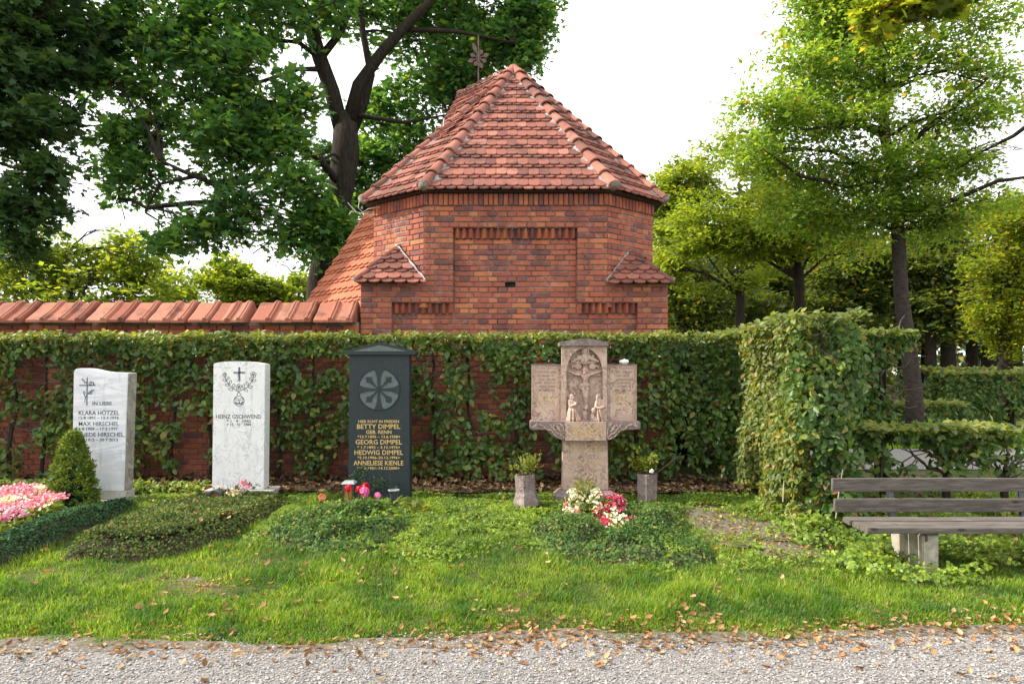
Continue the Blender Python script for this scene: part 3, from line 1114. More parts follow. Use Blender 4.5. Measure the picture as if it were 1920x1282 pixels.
main_pr = 1.0
facet([eC, eD, A], 0.258, 0.135, 1.0, 1.0)
facet([eB, eC, A], 0.258, 0.135, 1.3, 1.0)
facet([eD, eE, A], 0.258, 0.135, 1.4, 1.0)
# upper facet beyond the second left hip (ridge running back)
hB = H2
_dir = (rR - A).normalized()
facet([H2 + _dir * 0.02, H2 - _dir * -0.001 + (-_dir) * 0.3, A, rR], 0.258, 0.135, 2.6, 0.3)
# small corner roofs over the wider lower block
sE = pz(529, 8.40)
pkL = P(745, 466, 8.79)
pkR = P(1181, 473, 8.79)
slL0, slL1 = Vector((px(667, 8.40), 8.40, sE)), Vector((px(796, 8.44), 8.40, sE))
slR0, slR1 = Vector((px(1139, 8.40), 8.40, pz(531, 8.40))), Vector((px(1260, 8.40), 8.40, pz(531, 8.40)))
facet([slL0, slL1, pkL], 0.175, 0.158, 0.0, 0.1)
facet([slR0, slR1, pkR], 0.175, 0.158, 0.0, 0.1)
emit_tiles(ch, (M_TILE, M_TILEI), 300, "roof_tile")

cr = MB()
for a, b, p, yb in ((slL0, slL1, pkL, 9.15), (slR0, slR1, pkR, 9.1)):
    left = p is pkL
    back = Vector(((a.x if left else b.x), yb, a.z))
    q = [a, b, p, back]
    cr.add([v[:] for v in q], [(0, 1, 2), (0, 2, 3) if left else (1, 3, 2), (0, 3, 1), (1, 2, 3) if left else (0, 2, 3)])
cr.build("corner_roof_boarding", M_DARK, ch)

# hip tiles
hip = MB()
segs = 7
rings = [(0.0, 0.088), (0.035, 0.090), (0.036, 0.078), (0.20, 0.072), (0.32, 0.064)]
for (y, r) in rings:
    for k in range(segs + 1):
        a = math.pi * k / segs
        hip.v.append((-r * math.cos(a), y, r * math.sin(a) * 0.85))
for (y, r) in ((0.0, 0.072),):
    for k in range(segs + 1):
        a = math.pi * k / segs
        hip.v.append((-r * math.cos(a), y, r * math.sin(a) * 0.85))
w_ = segs + 1
for i in range(len(rings) - 1):
    for k in range(segs):
        hip.f.append((i * w_ + k, i * w_ + k + 1, (i + 1) * w_ + k + 1, (i + 1) * w_ + k))
for k in range(segs):
    hip.f.append((len(rings) * w_ + k, len(rings) * w_ + k + 1, k + 1, k))
hip_me = hip.mesh("hip_tile", M_TILE, True)


def hip_row(p0, p1, up, r=1.0, step=0.27, parent=None, mortar=True, cap=True):
    d = (p1 - p0)
    L = d.length
    d.normalize()
    z = (up - d * up.dot(d)).normalized()
    x = d.cross(z)
    k = max(1, int(round(L / (step * r))))
    st = L / k
    for i in range(k):
        b = p0 + d * (i * st) + z * (0.012 + random.gauss(0, 0.003)) + x * random.gauss(0, 0.004)
        Mx = Matrix(((x.x, d.x, z.x, b.x), (x.y, d.y, z.y, b.y), (x.z, d.z, z.z, b.z), (0, 0, 0, 1))) @ Matrix.Rotation(-0.05, 4, 'X') @ Matrix.Diagonal((r, st / 0.27, r, 1))
        obj("hip_tile", hip_me, parent, Mx)
    if mortar:
        m = MB()
        n = max(8, int(L / 0.05))
        vs = []
        for i in range(n + 1):
            p = p0 + d * (L * i / n + 0.02)
            for s in (-1, 1):
                wv = r * (0.118 + random.uniform(-0.018, 0.02))
                vs.append((p + x * s * wv - z * (0.042 * r))[:])
            vs.append((p + z * 0.055 * r)[:])
        fs = []
        for i in range(n):
            a, b = i * 3, (i + 1) * 3
            fs += [(a, b, b + 2, a + 2), (a + 1, a + 2, b + 2, b + 1)]
        fs += [(0, 2, 1), (n * 3, n * 3 + 1, n * 3 + 2)]
        m.add(vs, fs)
        m.build("mortar_bed", M_CEMENT, parent)
    # round mortar plug at the open lower end
    if cap:
        m = MB()
        m.tube([p0 - d * 0.004 + z * 0.016, p0 + d * 0.03 + z * 0.02], [0.066 * r, 0.068 * r], 10)
        m.build("mortar_plug", M_ROUGHST, parent, True)


nF = (eD - eC).cross(A - eC).normalized()
nCl = (eC - eB).cross(A - eB).normalized()
nCr = (eE - eD).cross(A - eD).normalized()
lift = 0.042
hip_row(eC + nF * lift, A + nF * lift, nF + nCl, 1.05, parent=ch)
hip_row(eD + nF * lift, A + nF * lift, nF + nCr, 1.05, parent=ch)
hip_row(eB + nCl * lift, A + nCl * lift, nCl + Vector((-.4, 0, .4)), 0.95, parent=ch)
hip_row(eE + nCr * lift, A + nCr * lift, nCr + Vector((.4, 0, .4)), 0.95, parent=ch)
upz = Vector((0, 0, 1))
hip_row(rR + upz * 0.02, A + upz * 0.02, upz, 0.9, 0.3, parent=ch)
# pale mortar strip under the ridge
m = MB()
d = (rR - A).normalized()
sd = Vector((d.y, -d.x, 0))
if sd.y > 0:
    sd = -sd
for t0, t1 in ((0.30, 1.0),):
    a, b = A.lerp(rR, t0), A.lerp(rR, t1)
    off = sd * 0.085
    m.add([(a + off - upz * 0.09)[:], (b + off - upz * 0.09)[:], (b + off * 0.6 + upz * 0.03)[:], (a + off * 0.6 + upz * 0.03)[:], (a - off)[:], (b - off)[:]],
          [(0, 1, 2, 3), (3, 2, 5, 4), (0, 4, 5, 1), (1, 5, 2), (0, 3, 4)])
m.build("ridge_mortar", M_WHITECEM, ch)

nS = (slL1 - slL0).cross(pkL - slL0).normalized()
hip_row(slL0 + nS * 0.02, pkL + nS * 0.02, nS + Vector((-.8, 0, .2)), 0.55, 0.45, parent=ch, mortar=False)
nS2 = (slR1 - slR0).cross(pkR - slR0).normalized()
hip_row(slR1 + nS2 * 0.02, pkR + nS2 * 0.02, nS2 + Vector((.8, 0, .2)), 0.55, 0.45, parent=ch, mortar=False)
for a, b, nn, mt in ((slL1 + Vector((0, 0.05, 0)), pkL, nS, M_WHITECEM), (slR0 + Vector((0, 0.05, 0)), pkR, nS2, M_CEMENT)):
    m = MB()
    pts = [a.lerp(b, t) + nn * (0.035 + 0.01 * math.sin(t * 17)) for t in np.linspace(0, 1.03, 9)]
    m.tube(pts, [0.024, 0.028, 0.02, 0.026, 0.02, 0.027, 0.02, 0.024, 0.026], 6)
    m.build("cement_fillet", mt, ch)

# snow hooks
for (u_, v_, Y_) in ((920, 238, 9.72), (1001, 240, 9.72), (833, 232, 9.9)):
    p = P(u_, v_, Y_)
    m = MB()
    m.tube([p + Vector((0, -.02, .06)), p + Vector((0, -.06, .03)), p + Vector((0, -.1, -.03)), p + Vector((0, -.12, -.09))], 0.010, 6)
    m.build("snow_hook", M_ZINC, ch)

# finial: rod with an eight-leaved iron star, on the ridge
fp = P(897, 163, 11.45)
m = MB()
m.tube([fp - upz * 0.05, fp + upz * 0.86], [0.014, 0.010], 6)
m.lathe([(0.03, -0.04), (0.045, 0.0), (0.02, 0.05)], fp, 8)
rod = m.build("finial_rod", M_IRON, ch)
fc = P(897, 109, 11.45)
m = MB()
for k in range(8):
    a = k * math.pi / 4 + 0.35
    L = 0.19 if k % 2 == 0 else 0.15
    if k == 2:
        L = 0.27
    w = 0.036
    ca, sa = math.cos(a), math.sin(a)
    pts = []
    for (l, ww) in ((0.02, 0.006), (L * 0.45, 0.010), (L * 0.62, w), (L * 0.85, w * 0.8), (L, 0.002)):
        pts.append((l, ww))
    ol = [(l, ww) for l, ww in pts] + [(l, -ww) for l, ww in pts[::-1]]
    m.prism([(fc.x + l * ca - ww * sa, fc.z + l * sa + ww * ca) for l, ww in ol], fc.y - 0.006, fc.y + 0.006)
m.build("finial_star", M_IRON, ch)

# lower orange side roof behind on the left (parallel to the left facet)
P0 = Vector((px(692, 11.0), 11.0, pz(402, 11.0)))
uu = Vector((0.707, -0.707, 0))
dd = Vector((-0.707 * 0.575, -0.707 * 0.575, -0.818)).normalized()
LEN = 2.15
bl0 = P0 + dd * LEN
poly = [bl0, bl0 + uu * 1.95, P0 + dd * 1.2 + uu * 1.30, P0 + uu * 0.55, P0]
facet(poly, 0.215, 0.155, 0, 1, L=0.30, lower=True)
emit_tiles(ch, (M_OTILE, M_OTILEI), 140, "side_roof_tile")
m = MB()
nn = uu.cross(-dd).normalized()
if nn.z < 0:
    nn = -nn
q = [p for p in poly]
qb = [p - nn * 0.08 for p in poly]
m.add([p[:] for p in q + qb], [(0, 1, 2, 3, 4), (9, 8, 7, 6, 5)] + [(i, i + 5, (i + 1) % 5 + 5, (i + 1) % 5) for i in range(5)])
m.build("side_roof_boarding", M_DARK, ch)
for i in range(5):
    a = P0 + dd * (i * 0.12) - uu * 0.02 + nn * 0.03
    m = MB()
    e = [a, a + dd * 0.15, a + dd * 0.15 + uu * 0.10, a + uu * 0.10]
    m.add([p[:] for p in e] + [(p + nn * 0.03)[:] for p in e], [(0, 1, 2, 3), (7, 6, 5, 4), (0, 4, 5, 1), (1, 5, 6, 2), (2, 6, 7, 3), (3, 7, 4, 0)])
    m.build("verge_tile", M_OTILE, ch)
# side wall carrying the lower roof
m = MB()
wpts = [bl0 + Vector((0.12, 0.12, 0)), bl0 + uu * 1.3 + Vector((0.12, 0.12, 0)), bl0 + uu * 1.3 + Vector((0.9, 1.2, 0)), P0 + Vector((0.6, 0.5, 0))]
m.prismz([(p.x, p.y) for p in wpts], 0.1, bl0.z - 0.02)
m.build("side_wall", M_MORTAR, ch)

# bare twig caught under the eaves
tw = MB()
t0 = P(702, 402, 8.95)
for (a, b, c) in (((652, 380), (668, 398), (700, 404)), ((668, 398), (660, 396), (655, 402)), ((674, 372), (672, 390), (684, 402)), ((678, 400), (690, 392), (712, 388))):
    tw.tube([P(a[0], a[1], 8.93), P(b[0], b[1], 8.9), P(c[0], c[1], 8.95)], [0.004, 0.006, 0.008], 5)
o = tw.build("dead_branch", simple_mat("bleached_twig", (0.35, 0.31, 0.27), (0.5, 0.46, 0.41), 40))
tag(o, "bare bleached twig caught under the chapel's left eave", "branch")

# ============================================================ BRICK WALL WITH TILED COPING
wl = thing("brick_wall", "long red brick wall topped with ridged clay coping left of the chapel", "wall", (-4.5, 8.5, 0.2))
bw = BrickList()
WZ = pz(629, 8.45)
bw.face((0, 8.47), FU, FN, -8.6, XL - 0.01, 0, 28, 0.0, None, WZ, PITCH)
bw.emit(wl, 285, 3.0)
m = MB()
m.box(-8.6, XL - 0.012, 8.487, 8.95, 0.1, 2.24)
m.build("masonry_core", M_MORTAR, wl)
# corbel courses below the coping
cb_me = brick_mesh("corbel", 0.26 - JN, 0.062, 0.08).mesh("corbel_brick", M_BRICK)
cb2_me = brick_mesh("corbel", 0.195 - JN, 0.055, 0.08).mesh("corbel_brick", M_BRICK)
for i in range(26):
    obj("corbel_brick", cb_me, wl, Matrix.Translation((XL - 0.01 - 0.26 * (i + 0.5), 8.43 + random.gauss(0, .002), pz(622.5, 8.43))))
for i in range(34):
    obj("corbel_brick", cb2_me, wl, Matrix.Translation((XL - 0.01 - 0.195 * (i + 0.5), 8.455 + random.gauss(0, .002), pz(613.5, 8.45))))
# coping tiles
cw = 0.252
prof = [(8.25, 2.215), (8.25, 2.243), (8.45, 2.375), (8.53, 2.440), (8.57, 2.472), (8.62, 2.490), (8.68, 2.472), (8.72, 2.43), (8.95, 2.26)]
xsec = [(0.0, 0.0), (0.02, 0.003), (0.185, 0.0), (0.192, 0.024), (0.206, 0.034), (0.224, 0.032), (0.231, 0.010), (0.237, 0.028), (0.256, 0.024), (0.268, 0.0)]
xsec = [(x_ * 0.252 / 0.268, h_) for x_, h_ in xsec]
m = MB()
for (x, h) in xsec:
    for j, (y, z) in enumerate(prof):
        a = prof[max(j - 1, 1)] if j > 1 else prof[1]
        b = prof[min(j + 1, len(prof) - 1)]
        dy, dz = b[0] - a[0], b[1] - a[1]
        l = math.hypot(dy, dz) or 1
        hh = 0 if j == 0 else h
        m.v.append((x, y - dz / l * hh, z + dy / l * hh))
np_ = len(prof)
for i in range(len(xsec) - 1):
    for j in range(np_ - 1):
        m.f.append((i * np_ + j, (i + 1) * np_ + j, (i + 1) * np_ + j + 1, i * np_ + j + 1))
for i in range(len(xsec) - 1):       # closed underside
    m.f.append((i * np_, i * np_ + np_ - 1, (i + 1) * np_ + np_ - 1, (i + 1) * np_))
m.f.append(tuple(range(np_)))
m.f.append(tuple(range(len(xsec) * np_ - 1, (len(xsec) - 1) * np_ - 1, -1)))
cp_me = m.mesh("coping_tile", M_COPE)
for i in range(27):
    Mx = Matrix.Translation((XL - 0.008 - cw * (i + 1), random.gauss(0, 0.005), random.gauss(0, 0.003))) @ Matrix.Rotation(random.gauss(0, 0.004), 4, 'Z')
    obj("coping_tile", cp_me, wl, Mx)

# ============================================================ HEDGES
def ptube(mb_, p0, p1, r0, r1, wob=0.03, n=5, sides=5):
    pts, rr = [], []
    p0, p1 = Vector(p0), Vector(p1)
    for i in range(n + 1):
        t = i / n
        p = p0.lerp(p1, t)
        if 0 < i < n:
            p += Vector((random.gauss(0, wob), random.gauss(0, wob), random.gauss(0, wob)))
        pts.append(p)
        rr.append(r0 + (r1 - r0) * t)
    mb_.tube(pts, rr, sides)
    return pts


def hedge_foliage(name, x, y, z, nrm, size, mat, parent, droop=0.6, spread=0.7):
    n = len(x)
    Nn = np.asarray(nrm, float) + rnd(n) * spread
    tip = np.c_[R.normal(size=n) * 0.8, R.normal(size=n) * 0.5, -droop + R.normal(size=n) * 0.6]
    Mx = frames(Nn, tip, size)
    return scatter(name, OVATE, OVATE_F, Mx, np.c_[x, y, z], mat, parent)


def long_hedge():
    h = thing("hedge", "long clipped hornbeam hedge with gaps in front of the brick wall", "hedge", (-2.5, 8.1, 0.28))
    HT = 2.03
    # face leaves with gaps
    n = 60000
    x = R.uniform(-8.0, 2.75, n)
    z = R.uniform(0.33, HT - 0.02, n)
    d1 = vnoise(np.c_[x, z], 0.30, 5) * 0.5 + vnoise(np.c_[x, z * 0.8], 0.11, 6) * 0.5
    dens = np.clip((z - 0.25) / 1.6, 0, 1)
    thr = 0.425 - 0.03 * dens - np.where(z > HT - 0.2, 0.22, 0) + np.where((x < -3.5) & (z < 1.1), 0.06, 0) - np.where(x > 1.75, .10, 0) + .10 * np.clip((.65 - z) / .35, 0, 1)
    keep = d1 > thr
    keep &= R.rand(n) < (0.30 + 0.06 * dens + np.where(z > HT - 0.22, 0.25, 0))
    x, z = x[keep], z[keep]
    n = len(x)
    y = 7.95 + np.abs(R.normal(size=n)) * 0.13 + (vnoise(np.c_[x, z], 0.35, 9) - 0.5) * 0.16
    hedge_foliage("foliage", x, y, z, np.c_[np.zeros(n) - .1, -np.ones(n) * 0.8, np.ones(n) * 0.45], R.uniform(0.05, 0.105, n), M_LHEDGE, h)
    # clipped top
    n = 5200
    x = R.uniform(-8.0, 2.75, n)
    y = R.uniform(7.83, 8.32, n)
    z = HT + (vnoise(np.c_[x, y], 0.22, 4) - 0.5) * 0.07 + R.normal(size=n) * 0.018
    hedge_foliage("top_foliage", x, y, z, np.c_[R.normal(size=n) * .3, -np.ones(n) * .35, np.ones(n)], R.uniform(0.045, 0.085, n), M_LTOP, h, droop=0.1, spread=0.5)
    # stems and twigs
    tw_ = MB()
    xx = -7.9
    while xx < 2.6:
        st = MB()
        pts = ptube(st, (xx, 8.12, 0.2), (xx + random.gauss(0, .04), 8.12, 1.98), 0.026, 0.012, 0.018, 7, 7)
        st.build("stem", M_BARK, h, True)
        for k in range(9):
            zz = random.uniform(0.6, 1.9)
            s = random.choice((-1, 1))
            ptube(tw_, (xx, 8.12, zz), (xx + s * random.uniform(.2, .5), 8.05 + random.gauss(0, .08), zz + random.uniform(-.05, .22)), 0.008, 0.003, 0.03, 4, 4)
        for k in range(14):
            zz = random.uniform(1.4, 2.0)
            a = random.uniform(-.3, .3)
            ptube(tw_, (xx + a, 8.12 + random.gauss(0, .08), zz), (xx + a + random.uniform(-.25, .25), 8.0 + random.gauss(0, .1), zz + random.uniform(-.1, .1)), 0.005, 0.002, 0.025, 4, 4)
        xx += random.uniform(0.36, 0.56)
    o = tw_.build("twigs", M_TWIG, h, fix=False)
    o['kind'] = 'stuff'


long_hedge()


def end_hedge():
    h = thing("hedge", "tall sunlit hornbeam hedge turning towards the bench, yellowing leaves", "hedge", (2.9, 7.0, 0.2))
    XF, XB, Y0, Y1, HT = 2.58, 3.16, 6.2, 10.3, 2.07
    tw_ = MB()
    # left face
    n = 21000
    y = Y0 + (Y1 - Y0) * R.rand(n) ** 1.1
    z = R.uniform(0.22, HT, n)
    d = vnoise(np.c_[y, z], 0.28, 15) * .6 + vnoise(np.c_[y, z], 0.1, 16) * .4
    keep = d > np.where(z < 0.6, 0.43, 0.27)
    y, z = y[keep], z[keep]
    n = len(y)
    x = XF + np.abs(R.normal(size=n)) * 0.10 + (vnoise(np.c_[y, z], 0.4, 19) - 0.5) * 0.2
    nr = np.c_[-np.ones(n), -np.ones(n) * 0.35, np.ones(n) * 0.35]
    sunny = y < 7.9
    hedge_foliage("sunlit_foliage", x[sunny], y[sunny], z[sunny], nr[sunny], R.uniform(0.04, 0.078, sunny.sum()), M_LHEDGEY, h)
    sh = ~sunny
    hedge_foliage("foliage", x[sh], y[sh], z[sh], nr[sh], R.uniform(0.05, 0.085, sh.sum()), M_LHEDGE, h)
    # end face towards the camera
    n = 5200
    x = R.uniform(XF - 0.02, XB + 0.02, n)
    z = R.uniform(0.25, HT, n)
    d = vnoise(np.c_[x, z], 0.24, 25)
    keep = (d > 0.36)
    x, z = x[keep], z[keep]
    n = len(x)
    y = Y0 + np.abs(R.normal(size=n)) * 0.14 - 0.06 + (vnoise(np.c_[x, z], 0.25, 29) - 0.5) * 0.2
    hedge_foliage("foliage", x, y, z, np.c_[-np.ones(n) * .2, -np.ones(n), np.ones(n) * .4], R.uniform(0.05, 0.088, n), M_LHEDGE, h)
    # inside and far side, thin
    n = 3000
    x = R.uniform(XF + .1, XB + .05, n)
    y = R.uniform(Y0, Y1, n)
    z = R.uniform(0.6, HT, n)
    hedge_foliage("foliage", x, y, z, rnd(n) + np.array([0.4, 0, .4]), R.uniform(0.05, 0.085, n), M_LHEDGE, h)
    # top
    n = 3600
    x = R.uniform(XF - .08, XB + .06, n)
    y = R.uniform(Y0 - .06, Y1, n)
    z = HT + 0.06 * np.clip((7.2 - y), 0, 1) + (vnoise(np.c_[x, y], 0.2, 44) - 0.5) * 0.10 + R.normal(size=n) * 0.02
    hedge_foliage("top_foliage", x, y, z, np.c_[-np.ones(n) * .35, -np.ones(n) * .35, np.ones(n)], R.uniform(0.05, 0.09, n), M_LTOP, h, 0.1, 0.5)
    yy = Y0 + 0.08
    while yy < Y1:
        st = MB()
        ptube(st, (2.88, yy, 0.1), (2.88 + random.gauss(0, .04), yy + random.gauss(0, .04), 2.0), 0.03, 0.013, 0.02, 7, 7)
        st.build("stem", M_BARK, h, True)
        for k in range(34):
            zz = random.uniform(.5, 2.0)
            ptube(tw_, (2.88, yy + random.gauss(0, .12), zz), (2.88 + random.uniform(-.26, .22), yy + random.uniform(-.3, .3), zz + random.uniform(-.05, .15)), 0.007, 0.0025, 0.025, 4, 4)
        yy += random.uniform(.34, .5)
    # wiry knot of bare twigs on the sunny face
    for k in range(70):
        a = Vector((XF + random.uniform(-.02, .12), random.uniform(6.3, 7.0), random.gauss(1.25, .2)))
        ptube(tw_, a, a + Vector((random.uniform(-.05, .05), random.uniform(-.2, .2), random.uniform(-.06, .08))), 0.004, 0.002, 0.015, 4, 4)
    o = tw_.build("twigs", M_TWIG, h, fix=False)
    o['kind'] = 'stuff'


end_hedge()


def thin_hedge():
    h = thing("hedge", "thin see-through hornbeam hedge with dark stems right of the tall one", "hedge", (3.9, 8.1, 0.25))
    X0, X1, HT = 3.1, 4.75, 2.08
    n = 9500
    x = R.uniform(X0, X1, n)
    z = R.uniform(0.85, HT, n)
    d = vnoise(np.c_[x, z], 0.26, 35)
    keep = d > 0.56 - 0.30 * np.clip((z - 1.0) / 0.9, 0, 1)
    x, z = x[keep], z[keep]
    n = len(x)
    y = 8.0 + np.abs(R.normal(size=n)) * 0.12
    hedge_foliage("foliage", x, y, z, np.c_[np.zeros(n), -np.ones(n) * .8, np.ones(n) * .4], R.uniform(0.055, 0.095, n), M_LHEDGE, h)
    n = 900
    x = R.uniform(X0, X1, n)
    y = R.uniform(7.9, 8.3, n)
    hedge_foliage("top_foliage", x, y, HT + R.normal(size=n) * .02, np.c_[np.zeros(n), -np.ones(n) * .3, np.ones(n)], R.uniform(0.05, 0.09, n), M_LTOP, h, 0.1, .5)
    tw_ = MB()
    for xx in (3.35, 3.93, 4.36):
        st = MB()
        ptube(st, (xx, 8.1, 0.15), (xx + random.gauss(0, .03), 8.1, 1.95), 0.045, 0.025, 0.02, 7, 8)
        st.build("stem", M_BARK, h, True)
        for k in range(16):
            zz = random.uniform(1.0, 1.95)
            s = random.choice((-1, 1))
            ptube(tw_, (xx, 8.1, zz), (xx + s * random.uniform(.2, .6), 8.05 + random.gauss(0, .07), zz + random.uniform(.0, .35)), 0.014, 0.004, 0.04, 5, 5)
    # crooked bare limb
    b = MB()
    b.tube([P(1640, 720, 8.1), P(1655, 695, 8.1), P(1676, 680, 8.05), P(1684, 655, 8.05), P(1680, 628, 8.1)], [.028, .022, .02, .018, .012], 7)
    b.build("limb", M_BARKG, h, True)
    o = tw_.build("twigs", M_TWIG, h, fix=False)
    o['kind'] = 'stuff'


thin_hedge()


def low_hedge():
    h = thing("hedge", "low flat-topped hornbeam hedge with bare stems behind the bench", "hedge", (4.4, 7.1, 0.25))
    X0, X1, HT = 3.62, 5.14, 1.03
    n = 2600
    x = R.uniform(X0, X1, n)
    z = HT - np.abs(R.normal(size=n)) * 0.17
    keep = (z > .45) & (vnoise(np.c_[x, z], 0.2, 55) > 0.38)
    x, z = x[keep], z[keep]
    n = len(x)
    y = R.uniform(6.85, 7.25, n)
    hedge_foliage("foliage", x, y, z, np.c_[np.zeros(n), -np.ones(n) * .7, np.ones(n) * .5], R.uniform(0.06, 0.1, n), M_LHEDGE, h)
    n = 1000
    x = R.uniform(X0 - .05, X1 + .05, n)
    hedge_foliage("top_foliage", x, R.uniform(6.8, 7.35, n), HT + R.normal(size=n) * .022, np.c_[np.zeros(n), -np.ones(n) * .3, np.ones(n)], R.uniform(0.055, 0.1, n), M_LTOP, h, .1, .5)
    tw_ = MB()
    for xx in (3.85, 4.5, 5.12):
        st = MB()
        ptube(st, (xx, 7.1, 0.15), (xx + .03, 7.1, .62), 0.042, 0.035, 0.01, 4, 8)
        st.build("stem", M_BARK, h, True)
        for k in range(14):
            a = random.uniform(0, 6.28)
            ptube(tw_, (xx, 7.1, random.uniform(.45, .7)), (xx + .45 * math.cos(a), 7.1 + .2 * math.sin(a), random.uniform(.75, 1.02)), 0.016, 0.004, 0.035, 5, 5)
    o = tw_.build("twigs", M_TWIG, h, fix=False)
    o['kind'] = 'stuff'


low_hedge()


def box_hedge(label, x0, x1, y0, y1, z0, z1, n, size, mat=M_LHEDGE, stems=None, loc=None):
    h = thing("hedge", label, "hedge", ((x0 + x1) / 2, (y0 + y1) / 2, z0))
    f = R.rand(n)
    x = R.uniform(x0, x1, n)
    y = np.where(f < .75, y0 + np.abs(R.normal(size=n)) * .12, R.uniform(y0, y1, n))
    z = R.uniform(z0 + .05, z1, n)
    side = R.rand(n) < .25
    x = np.where(side, x0 + np.abs(R.normal(size=n)) * .1, x)
    y = np.where(side, R.uniform(y0, y1, n), y)
    keep = vnoise(np.c_[x, z], .3, 61) > .36
    x, y, z = x[keep], y[keep], z[keep]
    m_ = len(x)
    hedge_foliage("foliage", x, y, z, np.c_[-np.ones(m_) * .3, -np.ones(m_) * .8, np.ones(m_) * .45], R.uniform(size * .7, size * 1.2, m_), mat, h)
    m_ = n // 4
    hedge_foliage("top_foliage", R.uniform(x0, x1, m_), R.uniform(y0, y1, m_), z1 + R.normal(size=m_) * .02, np.c_[np.zeros(m_), -np.ones(m_) * .3, np.ones(m_)], R.uniform(size * .7, size * 1.2, m_), M_LTOP, h, .1, .5)
    xx = x0 + .3
    while xx < x1:
        st = MB()
        ptube(st, (xx, (y0 + y1) / 2, z0 - .1), (xx, (y0 + y1) / 2, z1 - .1), .035, .02, .02, 4, 6)
        st.build("stem", M_BARK, h, True)
        xx += random.uniform(.6, .9)
    return h


box_hedge("clipped hedge block beyond the far path, its end face lit", 10.25, 14.6, 16, 16.7, .15, 1.6, 7000, .12)
box_hedge("longest far hedge, its top line just under the trunks of the wood", 12.0, 21.5, 20.5, 21.2, .15, 1.73, 7000, .14)
box_hedge("low far hedge between the grey trunk and the clipped hedge block", 7.1, 9.0, 13.3, 13.9, .15, 1.0, 2600, .10)

# ============================================================ TREES
def crown(name, blobs, n_cl, per, size, tmpl, faces, mat, parent, cl_r=0.45, flat=0.35, droop=0.35, shell=0.55, upn=0.9, gap=0.40, gsc=1.1, twigs=None):
    """leafy sprays: every spray is a thin twig with leaves along both sides. blobs: (centre, (rx,ry,rz), weight)"""
    w = np.array([b[2] * b[1][0] * b[1][2] for b in blobs], float)
    w /= w.sum()
    n0 = int(n_cl * 1.5)
    pick = R.choice(len(blobs), n0, p=w)
    cen = np.array([b[0][:] for b in blobs])[pick]
    rad = np.array([b[1] for b in blobs])[pick]
    d = rnd(n0)
    d /= np.linalg.norm(d, axis=1, keepdims=True)
    rr = R.rand(n0, 1) ** (1 / 3.0)
    rr = np.where(R.rand(n0, 1) < shell, 0.70 + 0.32 * R.rand(n0, 1), rr)
    cc = cen + d * rad * rr
    keep = vnoise(cc + 50, gsc, 17) > gap
    cc, d = cc[keep][:n_cl], d[keep][:n_cl]
    n_cl = len(cc)
    td = d * np.array([1, 1, .4]) + rnd(n_cl) * np.array([.5, .5, .22]) + np.array([0, 0, .12])
    td /= np.linalg.norm(td, axis=1, keepdims=True)
    side = np.cross(td, np.array([0, 0, 1.0]))
    side /= np.linalg.norm(side, axis=1, keepdims=True) + 1e-6
    up = np.cross(side, td)
    Lt = cl_r * R.uniform(1.1, 2.6, n_cl)
    n = n_cl * per
    ci = np.repeat(np.arange(n_cl), per)
    t = R.rand(n)
    sg = np.where(R.rand(n) < .5, -1, 1)
    wid = cl_r * .75 * (1 - .65 * t) * R.rand(n)
    loc = cc[ci] + td[ci] * ((t - .5) * Lt[ci])[:, None] + side[ci] * (sg * wid)[:, None] + up[ci] * (R.normal(size=n) * flat * cl_r * .45)[:, None]
    loc[:, 2] -= droop * Lt[ci] * ((t ** 2) * .4 + (wid / cl_r) ** 2 * .3)
    nr = up[ci] * upn + rnd(n) * .45 + np.array([0, 0, .2])
    tip = td[ci] * .7 + side[ci] * (sg * .8)[:, None] + rnd(n) * .35 + np.array([0, 0, -.35])
    Mx = frames(nr, tip, size * np.exp(R.normal(size=n) * .28))
    o = scatter(name, tmpl, faces, Mx, loc, mat, parent)
    if twigs is not None:
        tm_ = MB()
        for q in range(0, n_cl, 2):
            a = Vector(cc[q] - td[q] * Lt[q] * .9)
            b = Vector(cc[q])
            e = Vector(cc[q] + td[q] * Lt[q] * .45 - np.array([0, 0, droop * Lt[q] * .25]))
            tm_.tube([a, b, e], [.012, .008, .003], 3, False)
        t_ = tm_.build("sprays", twigs, parent, fix=False)
        t_['kind'] = 'stuff'
    return o, cc


def limbs(parent, trunk_top, blobs, mat, r0=0.09, name="branches", cc=None, twig=0):
    m = MB()
    for c, rad, w_ in blobs:
        # start from the nearest trunk point lower than the blob
        best = min(trunk_top, key=lambda p: (Vector(p) - c).length + max(0, p[2] - c.z) * 3)
        b = Vector(best)
        mid = b.lerp(c, .5) + Vector((0, 0, .12 * (c - b).length))
        r = r0 * random.uniform(.6, 1.0)
        m.tube([b, b.lerp(mid, .5) + Vector((random.gauss(0, .05), 0, .03)), mid, mid.lerp(c, .6) + Vector((random.gauss(0, .1), 0, random.gauss(0, .1))), c], [r, r * .85, r * .65, r * .4, r * .2], 6)
        for k in range(5):
            a = mid.lerp(c, random.uniform(0, 1))
            e = c + Vector((random.gauss(0, rad[0] * .33), random.gauss(0, rad[1] * .33), random.gauss(0, rad[2] * .33)))
            m.tube([a, a.lerp(e, .5) + Vector((0, 0, random.gauss(.05, .08))), e], [r * .35, r * .22, r * .08], 4)
    o = m.build(name, mat, parent, fix=False)
    return o


def B(u, v, r, Y, w=1.0, squash=0.8, dy=None):
    c = P(u, v, Y)
    rx = r / F * Y
    return (c, (rx, dy or rx * 1.1, rx * squash), w)


